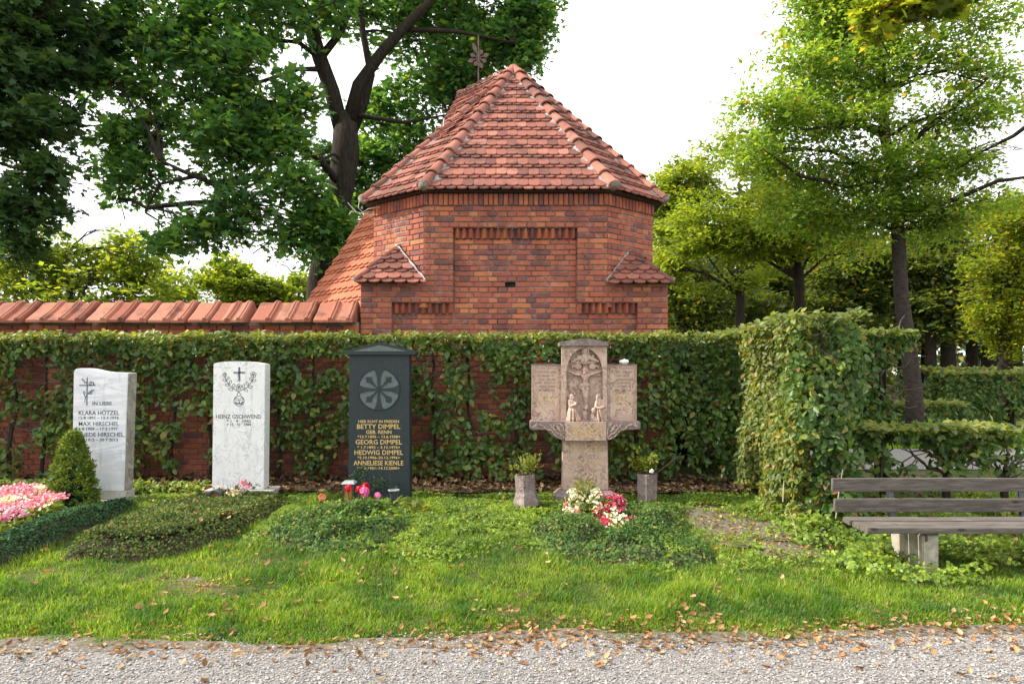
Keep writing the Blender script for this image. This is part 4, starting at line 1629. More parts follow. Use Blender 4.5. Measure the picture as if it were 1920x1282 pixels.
# ---- big maple left of the chapel
tm = thing("maple_tree", "big dark maple spreading its crown behind the wall left of the chapel", "tree", P(606, 560, 14.0).xy.to_3d() + Vector((0, 0, .2)))
YT = 14.0
m = MB()
base = P(600, 560, YT)
base.z = 0.1
m.tube([base, P(602, 540, YT), P(614, 460, YT), P(640, 350, YT), P(648, 285, YT), P(648, 215, YT)], [.33, .29, .27, .26, .28, .22], 10)
m.build("trunk", M_BARK, tm, True)
m = MB()
forks = [
    ([P(642, 250, YT), P(622, 170, YT - .2), P(600, 110, YT - .3), P(585, 60, YT - .4), P(555, 20, YT - .5), P(520, -60, YT - .6)], [.2, .19, .18, .17, .12, .06]),
    ([P(652, 240, YT), P(672, 160, YT - .2), P(715, 100, YT - .4), P(755, 55, YT - .5), P(790, 20, YT - .6), P(850, -50, YT - .7)], [.18, .15, .13, .12, .10, .05]),
    ([P(655, 260, YT + .2), P(680, 200, YT + .3), P(696, 140, YT + .3), P(680, 60, YT + .3), P(672, -40, YT + .3)], [.14, .12, .10, .08, .05]),
    ([P(600, 110, YT - .3), P(640, 60, YT - .2), P(655, 20, YT), P(690, -40, YT)], [.1, .08, .07, .05]),
    ([P(640, 350, YT), P(600, 300, YT - .8), P(575, 282, YT - 1.2), P(520, 275, YT - 1.6), P(440, 290, YT - 2)], [.1, .08, .06, .04, .02]),
    ([P(632, 400, YT), P(560, 350, YT - 1), P(470, 330, YT - 1.7), P(400, 345, YT - 2.2), P(340, 320, YT - 2.5), P(300, 300, YT - 2.6)], [.09, .08, .07, .055, .04, .02]),
    ([P(400, 345, YT - 2.2), P(370, 330, YT - 2.3), P(300, 345, YT - 2.4), P(275, 390, YT - 2.5)], [.05, .045, .03, .015]),
    ([P(600, 110, YT - .3), P(560, 80, YT - .6), P(520, 75, YT - .9), P(430, 90, YT - 1.3)], [.07, .05, .04, .02]),
    ([P(605, 130, YT - .3), P(560, 130, YT - .6), P(470, 160, YT - .9), P(350, 130, YT - 1.5)], [.07, .05, .04, .02]),
    ([P(660, 215, YT), P(760, 230, YT + .3), P(840, 215, YT + .5)], [.06, .045, .02]),
    ([P(755, 55, YT - .5), P(860, 60, YT - .2), P(960, 80, YT)], [.07, .05, .02]),
]
for p, r in forks:
    m.tube(p, [q_ * .85 for q_ in r], 8)
m.build("branches", M_BARK, tm, True)
blobs = [
    B(300, 20, 100, 12), B(430, 30, 90, 12.3), B(220, 70, 60, 12), B(560, -30, 110, 12.6, .8), B(330, 95, 60, 11.8), B(450, 120, 70, 12, 1.2),
    B(180, 130, 45, 11.8), B(260, 165, 60, 12), B(470, 190, 80, 12.2, 1.3), B(540, 190, 60, 12.4), B(440, 250, 75, 12, 1.3), B(235, 255, 60, 12),
    B(300, 230, 45, 12), B(520, 285, 70, 12.4, 1.2), B(410, 255, 55, 12), B(260, 330, 65, 12, 1.2), B(215, 385, 45, 12), B(560, 370, 75, 12.3, 1.4),
    B(480, 370, 60, 12, 1.2), B(430, 410, 55, 11.8, 1.2), B(370, 430, 40, 11.7), B(600, 430, 60, 12.5, 1.3), B(520, 430, 50, 12, 1.2), B(320, 455, 35, 11.8),
    B(590, 300, 50, 15, .9), B(700, 320, 80, 15.5, 1.2), B(690, 400, 60, 15, 1.2), B(780, 270, 70, 15.5, 1.2), B(720, 210, 60, 15.5, .8), B(800, 180, 75, 15.2), B(860, 120, 75, 15),
    B(780, 90, 70, 15.4, .9), B(720, 20, 70, 15.5, .8), B(820, -10, 90, 15), B(920, 20, 90, 14.8), B(980, 40, 55, 14.6), B(985, 110, 34, 14.6), B(960, 75, 50, 14.7), B(1010, 10, 40, 14.6),
    B(640, 20, 60, 15.8, .6), B(590, 345, 45, 12.6, .9), B(545, 240, 40, 12.2, .8), B(360, 175, 45, 12, .8), B(395, 320, 30, 12, .5), B(330, 405, 30, 12, .6), B(700, 460, 40, 13.2, .8), B(880, 190, 45, 15.2), B(660, -90, 120, 14, .7), B(450, -90, 130, 13, .7), B(850, -110, 130, 15, .7), B(900, 100, 50, 15.2),
]
blobs = [(b_[0], tuple(q_ * .86 for q_ in b_[1]), b_[2]) for b_ in blobs]
crown("foliage", blobs, 2700, 22, 0.115, MAPLE, MAPLE_F, M_LMAPLE, tm, 0.36, 0.5, .45, gap=.33, gsc=.8, twigs=M_BARK)
tops = [p for pp, r in forks for p in pp[1:]]
limbs(tm, tops, blobs, M_BARK, 0.035, "twigs")

# ---- dark tree at the left edge
tl = thing("maple_tree", "dark tree hanging over the wall at the left edge of the picture", "tree", (-10.2, 11.6, .1))
m = MB()
m.tube([(-10.2, 11.6, .1), (-10.1, 11.6, 2), (-10.0, 11.6, 4), (-9.7, 11.5, 6), (-9.2, 11.4, 8.5)], [.3, .26, .23, .18, .1], 9)
m.build("trunk", M_BARK, tl, True)
bl2 = [B(20, 40, 80, 11, 1.2), B(95, 30, 60, 11), B(40, 130, 70, 11, 1.3), B(110, 115, 50, 11.2), B(20, 230, 60, 11, 1.2), B(85, 230, 55, 11, 1.2), B(140, 205, 25, 11.3), B(40, 320, 60, 11, 1.3), B(100, 320, 40, 11),
       B(40, 400, 55, 11, 1.3), B(95, 390, 35, 11.2), B(30, 465, 35, 11.2), B(-60, 250, 110, 11), B(-60, 80, 120, 11), B(60, -70, 110, 11.2), B(150, 60, 45, 11.4)]
bl2 = [(b_[0], tuple(q_ * .88 for q_ in b_[1]), b_[2]) for b_ in bl2]
crown("foliage", bl2, 760, 22, 0.125, MAPLE, MAPLE_F, M_LDARK, tl, 0.30, 0.45, .45, gap=.36, twigs=M_BARK)
limbs(tl, [(-10.05, 11.6, 3), (-10.0, 11.6, 4), (-9.85, 11.5, 5), (-9.7, 11.5, 6), (-9.4, 11.4, 7.5)], bl2, M_BARK, .06)


# ---- light trees seen under the maple, beyond the wall
def small_tree(label, u, Y, blobs, mat, n_cl, per, size, name="tree", tmpl=RHOMB, faces=RHOMB_F, r=.12, cl=.35, bark=M_BARK, lean=0, group=None, flat=.35, droop=.3):
    b = Vector((px(u, Y), Y, .15))
    t = thing(name, label, "tree", b, group)
    top = max(bb[0].z for bb in blobs)
    m_ = MB()
    pts = [b - Vector((0, 0, .1)), b + Vector((lean * .2, 0, (top) * .25)), b + Vector((lean * .5, 0, top * .5)), b + Vector((lean, 0, top * .85))]
    m_.tube(pts, [r * 1.15, r, r * .8, r * .35], 8)
    m_.build("trunk", bark, t, True)
    limbs(t, [p[:] for p in pts[1:]], blobs, bark, r * .4)
    crown("foliage", blobs, n_cl, per, size, tmpl, faces, mat, t, cl, flat, droop, gap=.36)
    return t


small_tree("loose yellow-green tree low behind the wall at far left", 130, 19, [B(120, 470, 80, 19), B(40, 500, 70, 19.3), B(190, 500, 70, 19), B(250, 480, 50, 19.2), B(150, 540, 90, 19), B(60, 560, 60, 19), B(270, 540, 60, 19.2), B(180, 430, 45, 19)], M_LLIGHT, 800, 20, .15, "light_tree", r=.15, cl=.4)
small_tree("rounded light green bush tree peeping over the wall, middle of the gap", 430, 21, [B(430, 540, 55, 21, 1, .8), B(390, 555, 45, 21), B(470, 545, 50, 21), B(510, 560, 40, 21), B(430, 505, 30, 21)], M_LLIGHT, 420, 20, .15, "light_tree", r=.1, cl=.3)
small_tree("sparse light tree over the wall beside the maple trunk", 560, 22, [B(575, 540, 35, 22), B(545, 520, 35, 22), B(560, 560, 45, 22), B(520, 490, 30, 22, .5)], M_LLIGHT, 240, 18, .15, "light_tree", r=.08, cl=.3)
small_tree("thin light tree above the coping left of the rounded bush tree", 320, 23, [B(330, 530, 40, 23), B(300, 560, 50, 23), B(350, 565, 40, 23)], M_LLIGHT, 220, 18, .15, "light_tree", r=.09, cl=.3)

# ---- the row of trees on the right
ta = thing("cherry_tree", "tall tree with layered green crown and grey trunk right of the chapel", "tree", Vector((px(1712, 13), 13, .2)))
m = MB()
tp = [P(1716, 850, 13), P(1714, 740, 13), P(1702, 640, 13), P(1690, 560, 13), P(1684, 440, 13), P(1678, 350, 13), P(1660, 260, 13), P(1655, 180, 13), P(1650, 60, 13), P(1650, -60, 13)]
m.tube(tp, [.17, .155, .14, .128, .12, .11, .095, .08, .06, .035], 10)
m.build("trunk", simple_mat("cherry_bark", (0.022, 0.018, 0.016), (0.075, 0.062, 0.053), 9, 0.95, 0.15, 0.9, (1, 1, 3), 6, bdist=0.02), ta, True)
m = MB()
for pts, rr in (
    ([P(1655, 245, 13), P(1630, 236, 12.8), P(1595, 228, 12.4), P(1500, 245, 12)], [.06, .05, .04, .015]),
    ([P(1684, 420, 13), P(1720, 400, 12.7), P(1800, 370, 12.2), P(1870, 340, 11.8), P(1940, 330, 11.5)], [.06, .05, .045, .035, .02]),
    ([P(1668, 300, 13), P(1740, 240, 12.7), P(1800, 190, 12.4), P(1850, 150, 12)], [.06, .05, .035, .015]),
    ([P(1676, 330, 13), P(1600, 350, 12.7), P(1500, 330, 12.3), P(1430, 280, 12)], [.05, .04, .03, .012]),
    ([P(1684, 410, 13), P(1610, 430, 13.4), P(1540, 410, 13.8)], [.045, .03, .012]),
    ([P(1940, 225, 11), P(1900, 255, 11.5), P(1840, 285, 12), P(1780, 330, 12.5)], [.04, .035, .02, .01])):
    m.tube(pts, rr, 7)
m.build("branches", M_BARK, ta, True)
ba = [B(1560, 60, 60, 13, 1, .6), B(1640, 40, 80, 13, 1, .6), B(1520, 130, 60, 12.6, 1, .5), B(1600, 140, 70, 12.8, 1, .5), B(1700, 120, 80, 13, 1, .5), B(1790, 130, 70, 12.7, .8, .5),
      B(1420, 195, 40, 12.2, .7, .4), B(1480, 210, 60, 12.3, 1, .45), B(1560, 225, 70, 12.6, 1, .45), B(1660, 210, 70, 12.5, 1, .45), B(1750, 220, 80, 12.8, 1, .45), B(1840, 210, 60, 12.4, .7, .4), B(1890, 130, 45, 12, .5, .5),
      B(1430, 285, 60, 12.4, 1, .4), B(1510, 310, 70, 12.6, 1.1, .4), B(1600, 320, 80, 12.8, 1.1, .4), B(1690, 310, 80, 12.6, 1.1, .4), B(1780, 310, 70, 12.7, 1, .4), B(1860, 300, 60, 12.3, .8, .4), B(1920, 280, 50, 12, .6, .4),
      B(1520, 390, 70, 12.9, 1, .4), B(1610, 400, 80, 13, 1.1, .4), B(1710, 380, 70, 12.7, 1.1, .4), B(1790, 400, 60, 12.8, .9, .4), B(1870, 375, 60, 12.6, .8, .35), B(1660, -50, 120, 13, .8, .6), B(1540, -20, 50, 13, .6, .6), B(1800, 20, 70, 12.6, .5, .5), B(1730, 430, 50, 13, .7, .4)]
ba = [(b_[0], (b_[1][0], b_[1][1], b_[1][2] * 1.3), b_[2]) for b_ in ba]
crown("foliage", ba + [B(1500, 60, 40, 13, .6, .6), B(1450, 110, 30, 12.6, .4, .5), B(1390, 180, 26, 12.4, .35, .4), B(1560, 10, 60, 13, .8, .6), B(1880, 30, 60, 12.5, .6, .5), B(1905, 190, 50, 12.4, .5, .4), B(1440, 250, 50, 13.4, .7, .5), B(1500, 190, 50, 13.6, .7, .5), B(1580, 90, 50, 13.5, .6, .5)], 2900, 24, 0.092, LANCE, RHOMB_F, M_LCHERRY, ta, 0.48, 0.22, .25, .2, gap=.33, gsc=.75, twigs=None)
limbs(ta, [p[:] for p in tp[4:]], ba, M_BARK, .04, "twigs")

small_tree("second tree of the row, green crown over a straight dark trunk", 1502, 17, [B(1370, 330, 55, 17, 1, .5), B(1330, 400, 60, 17, 1, .5), B(1420, 380, 70, 17, 1, .5), B(1490, 400, 60, 17, 1, .5), B(1380, 450, 70, 17, 1, .5), B(1460, 455, 60, 17, 1, .5), B(1550, 440, 60, 17, 1, .5), B(1320, 460, 50, 17, 1, .5), B(1600, 460, 50, 17, .8, .5), B(1430, 320, 50, 17.4, .8, .5), B(1370, 255, 30, 17, .5, .5), B(1350, 290, 40, 17, .6, .5)],
           M_LLIGHT, 1500, 24, .11, "cherry_tree", LANCE, RHOMB_F, .15, .42, M_BARK, -.1, flat=.2)
small_tree("third tree of the row, bright yellow-green crown beside the chapel", 1388, 21, [B(1290, 330, 45, 21, 1, .6), B(1250, 380, 45, 21, 1, .6), B(1310, 390, 60, 21, 1, .6), B(1260, 440, 60, 21, 1.1, .6), B(1330, 460, 60, 21, 1, .6), B(1250, 500, 50, 21, 1, .6), B(1300, 520, 60, 21, 1, .6), B(1370, 520, 50, 21, .9, .5), B(1420, 500, 50, 21, .7, .5), B(1235, 350, 30, 21, .7, .6)],
           M_LLIGHT, 1300, 24, .12, "cherry_tree", LANCE, RHOMB_F, .16, .42, M_BARK, 0, flat=.25)
small_tree("fourth tree of the row, ivy-dark trunk close to the chapel's right edge", 1284, 26, [B(1290, 480, 60, 26), B(1250, 540, 50, 26), B(1330, 550, 60, 26), B(1270, 600, 50, 26, .9), B(1390, 560, 50, 26), B(1440, 590, 40, 26, .8)],
           M_LWOOD, 480, 20, .2, "wood_tree", r=.3, cl=.6)
small_tree("yellowing dense tree at the far right edge", 1885, 18, [B(1890, 420, 55, 18), B(1930, 400, 60, 18), B(1850, 490, 45, 18), B(1910, 500, 60, 18), B(1870, 560, 50, 18), B(1920, 580, 60, 18), B(1850, 610, 35, 18), B(1900, 640, 40, 18), B(1960, 500, 80, 18)],
           M_LYEL, 900, 24, .11, "conifer_tree", r=.18, cl=.3, flat=.8)
small_tree("layered green tree between the tall trunk and the yellowing tree", 1745, 24, [B(1740, 500, 45, 24, 1, .4), B(1790, 490, 50, 24, 1, .4), B(1770, 545, 55, 24, 1, .4), B(1830, 530, 40, 24, .9, .4), B(1720, 570, 45, 24, 1, .4), B(1790, 590, 50, 24, 1, .4), B(1750, 620, 45, 24, .8, .35), B(1760, 440, 50, 24, .8, .4)],
           M_LWOOD, 620, 20, .2, "wood_tree", r=.2, cl=.55, flat=.2)
small_tree("bushy green tree filling the gap behind the two dark trunks", 1610, 25, [B(1600, 480, 50, 25, 1, .6), B(1560, 520, 45, 25, 1, .6), B(1640, 520, 50, 25, 1, .6), B(1590, 560, 50, 25, 1, .6), B(1650, 570, 45, 25, .9, .6), B(1540, 570, 40, 25, .8, .6), B(1680, 480, 40, 25, .7, .6), B(1620, 610, 45, 25, .8, .5)],
           M_LWOOD, 520, 20, .19, "wood_tree", r=.2, cl=.5, flat=.3)
sb = thing("dark_shrub", "dark evergreen shrub filling the corner behind the hedge's end", "shrub", (2.35, 9.9, .2))
m = MB()
for k in range(6):
    ptube(m, (2.35 + random.gauss(0, .1), 9.9, .1), (2.35 + random.gauss(0, .4), 9.9 + random.gauss(0, .3), 1.5), .03, .01, .03, 5, 5)
m.build("stems", M_BARK, sb, fix=False)
crown("foliage", [(Vector((2.2, 9.8, .9)), (.5, .5, .7), 1), (Vector((2.6, 10.1, 1.1)), (.5, .5, .8), 1), (Vector((2.9, 10.8, .9)), (.5, .5, .8), 1)], 260, 16, .085, OVATE, OVATE_F, M_LDARK, sb, .16, .6, .3)
# wood behind: copies of two trees
wood_a = small_tree("dark wood tree with a leaning stem, standing behind the far hedges", 1778, 30, [B(1778, 560, 60, 30, 1, .7), B(1730, 590, 45, 30, 1, .5), B(1830, 600, 45, 30, 1, .5), B(1780, 500, 50, 30, 1, .7), B(1750, 630, 30, 30, .6, .4)],
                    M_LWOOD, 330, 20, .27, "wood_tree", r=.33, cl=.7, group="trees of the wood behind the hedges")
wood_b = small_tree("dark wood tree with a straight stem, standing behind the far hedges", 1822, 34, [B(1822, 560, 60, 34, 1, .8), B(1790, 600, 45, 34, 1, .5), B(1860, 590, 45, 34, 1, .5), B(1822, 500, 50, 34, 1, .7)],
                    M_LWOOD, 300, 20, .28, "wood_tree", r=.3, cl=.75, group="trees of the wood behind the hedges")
k = 0
for (u_, Y_) in ((1310, 34), (1345, 40), (1432, 30), (1462, 38), (1545, 33), (1585, 42), (1625, 30), (1650, 38), (1740, 38), (1862, 30), (1880, 42), (1905, 36), (1940, 32), (1980, 40), (1690, 45), (1520, 48), (1390, 46), (1840, 50), (1770, 52), (1270, 44), (1610, 55), (1450, 56)):
    src = wood_a if k % 2 else wood_b
    c_ = copy_tree(src, (px(u_, Y_), Y_, .15), random.uniform(0, 6.28), random.uniform(.85, 1.3), None)
    k += 1
    c_['label'] = "shady tree of the wood seen between the trunks behind the far hedges"

# dim undergrowth of the wood
n = 9000
x = R.uniform(9, 48, n)
y = R.uniform(46, 60, n)
z = np.abs(R.normal(size=n)) * 2.6 + .2
Mx = frames(rnd(n) + np.array([0, -.6, .5]), rnd(n), R.uniform(.35, .7, n))
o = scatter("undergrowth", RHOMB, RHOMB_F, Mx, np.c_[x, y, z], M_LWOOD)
o['label'] = "dim undergrowth filling the wood between the trunks"
n = 5000
x = R.uniform(5, 16, n)
y = R.uniform(24, 30, n)
z = R.rand(n) ** 1.5 * 2.3 + .15
keep = (x / y > 0.22) & (x / y < 0.47)
Mx = frames(rnd(n) + np.array([0, -.6, .5]), rnd(n), R.uniform(.16, .3, n))
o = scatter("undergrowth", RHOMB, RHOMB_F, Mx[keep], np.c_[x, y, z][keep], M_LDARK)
o['label'] = "dark undergrowth below the row of trees beyond the hedge"

# ---- yellow maple branch hanging in from the top right
ty = thing("maple_tree", "yellowing maple whose branch hangs in at the top right corner", "tree", (8.6, 7.4, .2))
m = MB()
m.tube([(8.6, 7.4, .0), (8.5, 7.4, 2), (8.3, 7.4, 4), (8.1, 7.4, 7)], [.24, .2, .18, .12], 9)
m.build("trunk", M_BARK, ty, True)
m = MB()
m.tube([(8.3, 7.4, 4.6), (7.4, 7.5, 6.2), P(1860, -90, 7.6), P(1760, -40, 7.8), P(1680, 0, 8), P(1640, 35, 8)], [.09, .06, .05, .035, .02, .008], 7)
m.tube([P(1760, -40, 7.8), P(1770, 0, 7.9), P(1785, 25, 8)], [.02, .012, .006], 6)
m.build("branches", M_BARK, ty, True)
by = [B(1640, 30, 32, 8, 1, .5), B(1690, 15, 38, 8, 1, .5), B(1630, 60, 18, 8, .8, .6), B(1740, 5, 40, 7.9, 1, .5), B(1790, 5, 30, 7.9, .8, .5), B(1700, -40, 50, 8, 1, .5), B(1800, -60, 70, 7.8, 1, .5), B(1690, 45, 22, 8, .7, .5)]
crown("foliage", by, 75, 18, 0.115, MAPLE, MAPLE_F, M_LYEL, ty, 0.16, .6, .3, gap=.2, twigs=M_BARK)

# ============================================================ LETTERING
def lettering(s, u0, u1, vc, hpx, Y, mat, parent, bold=0.012, t=0.0015, name="inscription"):
    cu = bpy.data.curves.new("t", 'FONT')
    cu.body = s
    cu.size = 1
    cu.extrude = 0.01
    cu.offset = bold * .6
    cu.resolution_u = 2
    to = bpy.data.objects.new("t", cu)
    C.objects.link(to)
    dg = bpy.context.evaluated_depsgraph_get()
    dg.update()
    me = bpy.data.meshes.new_from_object(to.evaluated_get(dg))
    bpy.data.objects.remove(to)
    n = len(me.vertices)
    co = np.zeros(n * 3, np.float32)
    me.vertices.foreach_get('co', co)
    co = co.reshape(-1, 3)
    x0, x1 = co[:, 0].min(), co[:, 0].max()
    X0, X1 = px(u0, Y), px(u1, Y)
    cap = 0.70
    hz = hpx / F * Y
    out = np.zeros_like(co)
    out[:, 0] = X0 + (co[:, 0] - x0) / (x1 - x0) * (X1 - X0)
    out[:, 2] = pz(vc, Y) + (co[:, 1] - cap / 2) / cap * hz
    out[:, 1] = Y - t - (co[:, 2] + 0.01) / 0.02 * 0.0015 + 0.0012
    me.vertices.foreach_set('co', out.ravel())
    me.name = name
    me.materials.clear()
    me.materials.append(mat)
    me.update()
    return obj(name, me, parent)


def scribble(u0, u1, vc, hpx, Y, mat, parent, seed, gaps=()):
    """weathered, unreadable letter strokes"""
    rg = random.Random(seed)
    m_ = MB()
    u = u0
    w = 0.0042
    while u < u1:
        if rg.random() < .14:
            u += hpx * .7
            continue
        lw = hpx * rg.uniform(.45, .75)
        a = [(u, vc - hpx / 2), (u, vc + hpx / 2)]
        k = rg.randrange(5)
        st = []
        if k == 0:
            st = [a, [(u, vc), (u + lw * .7, vc - hpx * .1), (u + lw * .7, vc + hpx / 2)]]
        elif k == 1:
            st = [[(u + lw * .7, vc - hpx * .2), (u, vc - hpx * .1), (u, vc + hpx * .4), (u + lw * .7, vc + hpx * .5)]]
        elif k == 2:
            st = [a, [(u + lw * .7, vc - hpx * .1), (u + lw * .7, vc + hpx / 2)]]
        elif k == 3:
            st = [[(u, vc - hpx * .1), (u + lw * .6, vc - hpx * .1), (u, vc + hpx * .5), (u + lw * .6, vc + hpx * .5)]]
        else:
            st = [a]
        for s_ in st:
            m_.ribbon([(px(q[0], Y), pz(q[1], Y)) for q in s_], w, Y, .0015)
        u += lw + hpx * .22
    if m_.v:
        o_ = m_.build("inscription", mat, parent, fix=False)
        o_['kind'] = 'stuff'


# ============================================================ GRAVESTONES
def px_prism(pts, Y, t, name, mat, parent, bev=0.004, smooth=False):
    bm = bmesh.new()
    vs = [bm.verts.new((px(u_, Y), Y, pz(v_, Y))) for u_, v_ in pts]
    f = bm.faces.new(vs)
    ex = bmesh.ops.extrude_face_region(bm, geom=[f])
    for e in ex['geom']:
        if isinstance(e, bmesh.types.BMVert):
            e.co.y += t
    bmesh.ops.recalc_face_normals(bm, faces=bm.faces)
    if bev:
        bmesh.ops.bevel(bm, geom=bm.edges[:], offset=bev, segments=2, affect='EDGES')
    me = bpy.data.meshes.new(name)
    bm.to_mesh(me)
    bm.free()
    me.materials.append(mat)
    return obj(name, me, parent)


# -- stone with rose cross
Y1 = 7.15
s1 = thing("gravestone", "pale bluish gravestone with wavy top and engraved rose-wound cross, behind the small conifer", "gravestone", (-4.3, 7.2, .22))
px_prism([(133.5, 920), (137, 760), (138, 700), (139, 694), (143, 691), (152, 690), (163, 690.5), (175, 693), (188, 696), (202, 697.5), (220, 698), (240, 699), (236, 800), (232, 920)], Y1, .17, "shaft", M_MARB1, s1, .005)
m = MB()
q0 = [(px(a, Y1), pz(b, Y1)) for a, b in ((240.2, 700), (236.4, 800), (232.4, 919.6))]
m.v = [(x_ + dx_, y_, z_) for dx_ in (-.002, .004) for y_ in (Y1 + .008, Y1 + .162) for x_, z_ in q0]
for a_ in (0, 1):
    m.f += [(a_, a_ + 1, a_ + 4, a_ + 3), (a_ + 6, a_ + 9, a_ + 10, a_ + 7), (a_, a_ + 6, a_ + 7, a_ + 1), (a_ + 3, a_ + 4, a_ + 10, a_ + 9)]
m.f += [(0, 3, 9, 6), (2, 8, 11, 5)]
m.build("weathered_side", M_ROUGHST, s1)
m = MB()
m.box(px(131, Y1), px(234, Y1), Y1 - .004, Y1 + .19, pz(936, Y1), pz(920.5, Y1), .004)
m.build("plinth", M_ROUGHST2, s1)
m = MB()
m.box(px(126, Y1), px(236, Y1) + .01, Y1 - .05, Y1 + .24, .12, pz(936.5, Y1), .005)
m.build("base", M_ROUGHST, s1)
for txt, a, b, v_, h_, bo in (("IN LIEBE", 173.6, 209.8, 756, 6.6, .012), ("KLARA HÖTZEL", 147.6, 223.6, 773.6, 8, .012), ("12·8·1891 – 12·3·1976", 147.6, 222.5, 782.8, 5, .02), ("MAX HIRSCHEL", 147.6, 223.2, 794, 7.6, .004),
                              ("6·8·1909 – 17·2·1997", 147.4, 221, 803.4, 5, .02), ("ELFRIEDE HIRSCHEL", 136, 232.5, 814.3, 7.8, .014), ("5·8·1912 – 30·7·2013", 147, 221, 824, 5.4, .022)):
    lettering(txt, a, b, v_, h_, Y1, M_INK, s1, bo)
m = MB()
Z6 = lambda x, y: (px(120 + x / 4.42, Y1), pz(670 + y / 4.42, Y1))
m.ribbon([Z6(193, 168), Z6(190, 395)], .010, Y1)
m.ribbon([Z6(130, 231), Z6(258, 231)], .010, Y1)
m.ribbon([Z6(172, 370), Z6(178, 330), Z6(190, 310), Z6(205, 300), Z6(215, 285)], .006, Y1)
m.ribbon([Z6(178, 330), Z6(168, 305)], .006, Y1)


def petal_loop(mb_, cx_, cy_, rx, ry, rot, w, Zf, Y):
    pts = []
    for k in range(11):
        a = k / 10 * 2 * math.pi
        x, y = rx * math.cos(a), ry * math.sin(a)
        pts.append(Zf(cx_ + x * math.cos(rot) - y * math.sin(rot), cy_ + x * math.sin(rot) + y * math.cos(rot)))
    mb_.ribbon(pts, w, Y)


for (a, b, rx, ry, ro) in ((158, 186, 13, 6, .8), (178, 208, 11, 6, .3), (228, 218, 22, 17, 0), (235, 222, 12, 9, .4), (168, 292, 11, 7, 1.2), (226, 290, 14, 6, 1.3), (236, 274, 13, 6, -.4), (212, 296, 12, 6, .5), (216, 216, 8, 12, .3)):
    petal_loop(m, a, b, rx, ry, ro, .005, Z6, Y1)
m.build("cross_emblem", M_INK, s1, fix=False)

# -- white veined stone with rose wreath
Y2 = 7.35
s2 = thing("gravestone", "white veined marble gravestone with engraved cross and rose wreath", "gravestone", (-2.95, 7.4, .25))
px_prism([(397.5, 917), (400.3, 681.5), (412, 679), (430, 677.4), (450, 677.3), (470, 678), (485, 680), (497, 682.5), (494.5, 917)], Y2, .16, "shaft", M_MARB2, s2, .004)
m = MB()
m.box(px(383, Y2 - .04), px(512.5, Y2 - .04), Y2 - .05, Y2 + .22, .16, pz(917.3, Y2), .006)
m.build("plinth", M_ROUGHST2, s2)
lettering("HEINZ GSCHWEND", 404.9, 490, 780.6, 7.6, Y2, M_INK, s2, .010)
lettering("* 1 · 9 · 1942", 425, 470.5, 789.2, 5, Y2, M_INK, s2, .022)
lettering("+ 15 · 10 · 1984", 425, 470.5, 795.3, 5, Y2, M_INK, s2, .022)
Z7 = lambda x, y: (px(400 + x / 9.86, Y2), pz(670 + y / 9.86, Y2))
m = MB()
for dx in (-13, 0, 13):
    m.ribbon([Z7(480 + dx, 185 if dx else 178), Z7(480 + dx, 415 if dx else 450)], .0045 if dx else .006, Y2)
for dy in (-12, 0, 14):
    m.ribbon([Z7(380 if dy else 372, 280 + dy), Z7(580 if dy else 590, 280 + dy)], .0045 if dy else .006, Y2)
m.ribbon([Z7(467, 415), Z7(440, 440)], .0045, Y2)
m.ribbon([Z7(493, 415), Z7(512, 430)], .0045, Y2)
m.ribbon([Z7(220, 360), Z7(240, 425), Z7(300, 510), Z7(370, 575), Z7(470, 630), Z7(515, 690)], .006, Y2)
m.ribbon([Z7(740, 370), Z7(710, 450), Z7(630, 545), Z7(540, 595), Z7(470, 630), Z7(438, 690)], .006, Y2)
for (a, b, rx, ry, ro) in ((210, 320, 32, 40, 0), (214, 318, 14, 22, .3), (205, 425, 32, 16, .6), (272, 390, 28, 17, -.9), (252, 508, 36, 20, .5), (315, 455, 34, 20, -1.2), (325, 590, 42, 22, .3), (378, 520, 34, 20, -1.4),
                           (690, 402, 30, 18, 1.2), (758, 428, 34, 20, -.4), (628, 480, 34, 20, 1.2), (690, 545, 42, 20, -.3), (560, 525, 34, 20, -1.2), (602, 605, 40, 20, .5)):
    petal_loop(m, a, b, rx, ry, ro, .0042, Z7, Y2)
for (cx_, cy_) in ((740, 318), (472, 545)):
    for k in range(5):
        a = k * 1.2566 - 1.57
        petal_loop(m, cx_ + 34 * math.cos(a), cy_ + 34 * math.sin(a), 24, 20, a, .0042, Z7, Y2)
    petal_loop(m, cx_, cy_, 15, 15, 0, .004, Z7, Y2)
petal_loop(m, 475, 800, 96, 96, 0, .006, Z7, Y2)
petal_loop(m, 438, 770, 34, 22, .7, .0042, Z7, Y2)
petal_loop(m, 518, 770, 34, 22, -.7, .0042, Z7, Y2)
m.ribbon([Z7(410, 825), Z7(440, 855), Z7(480, 845), Z7(520, 855), Z7(545, 820)], .012, Y2)
m.ribbon([Z7(480, 800), Z7(478, 860)], .006, Y2)
m.build("wreath_emblem", M_INK, s2, fix=False)

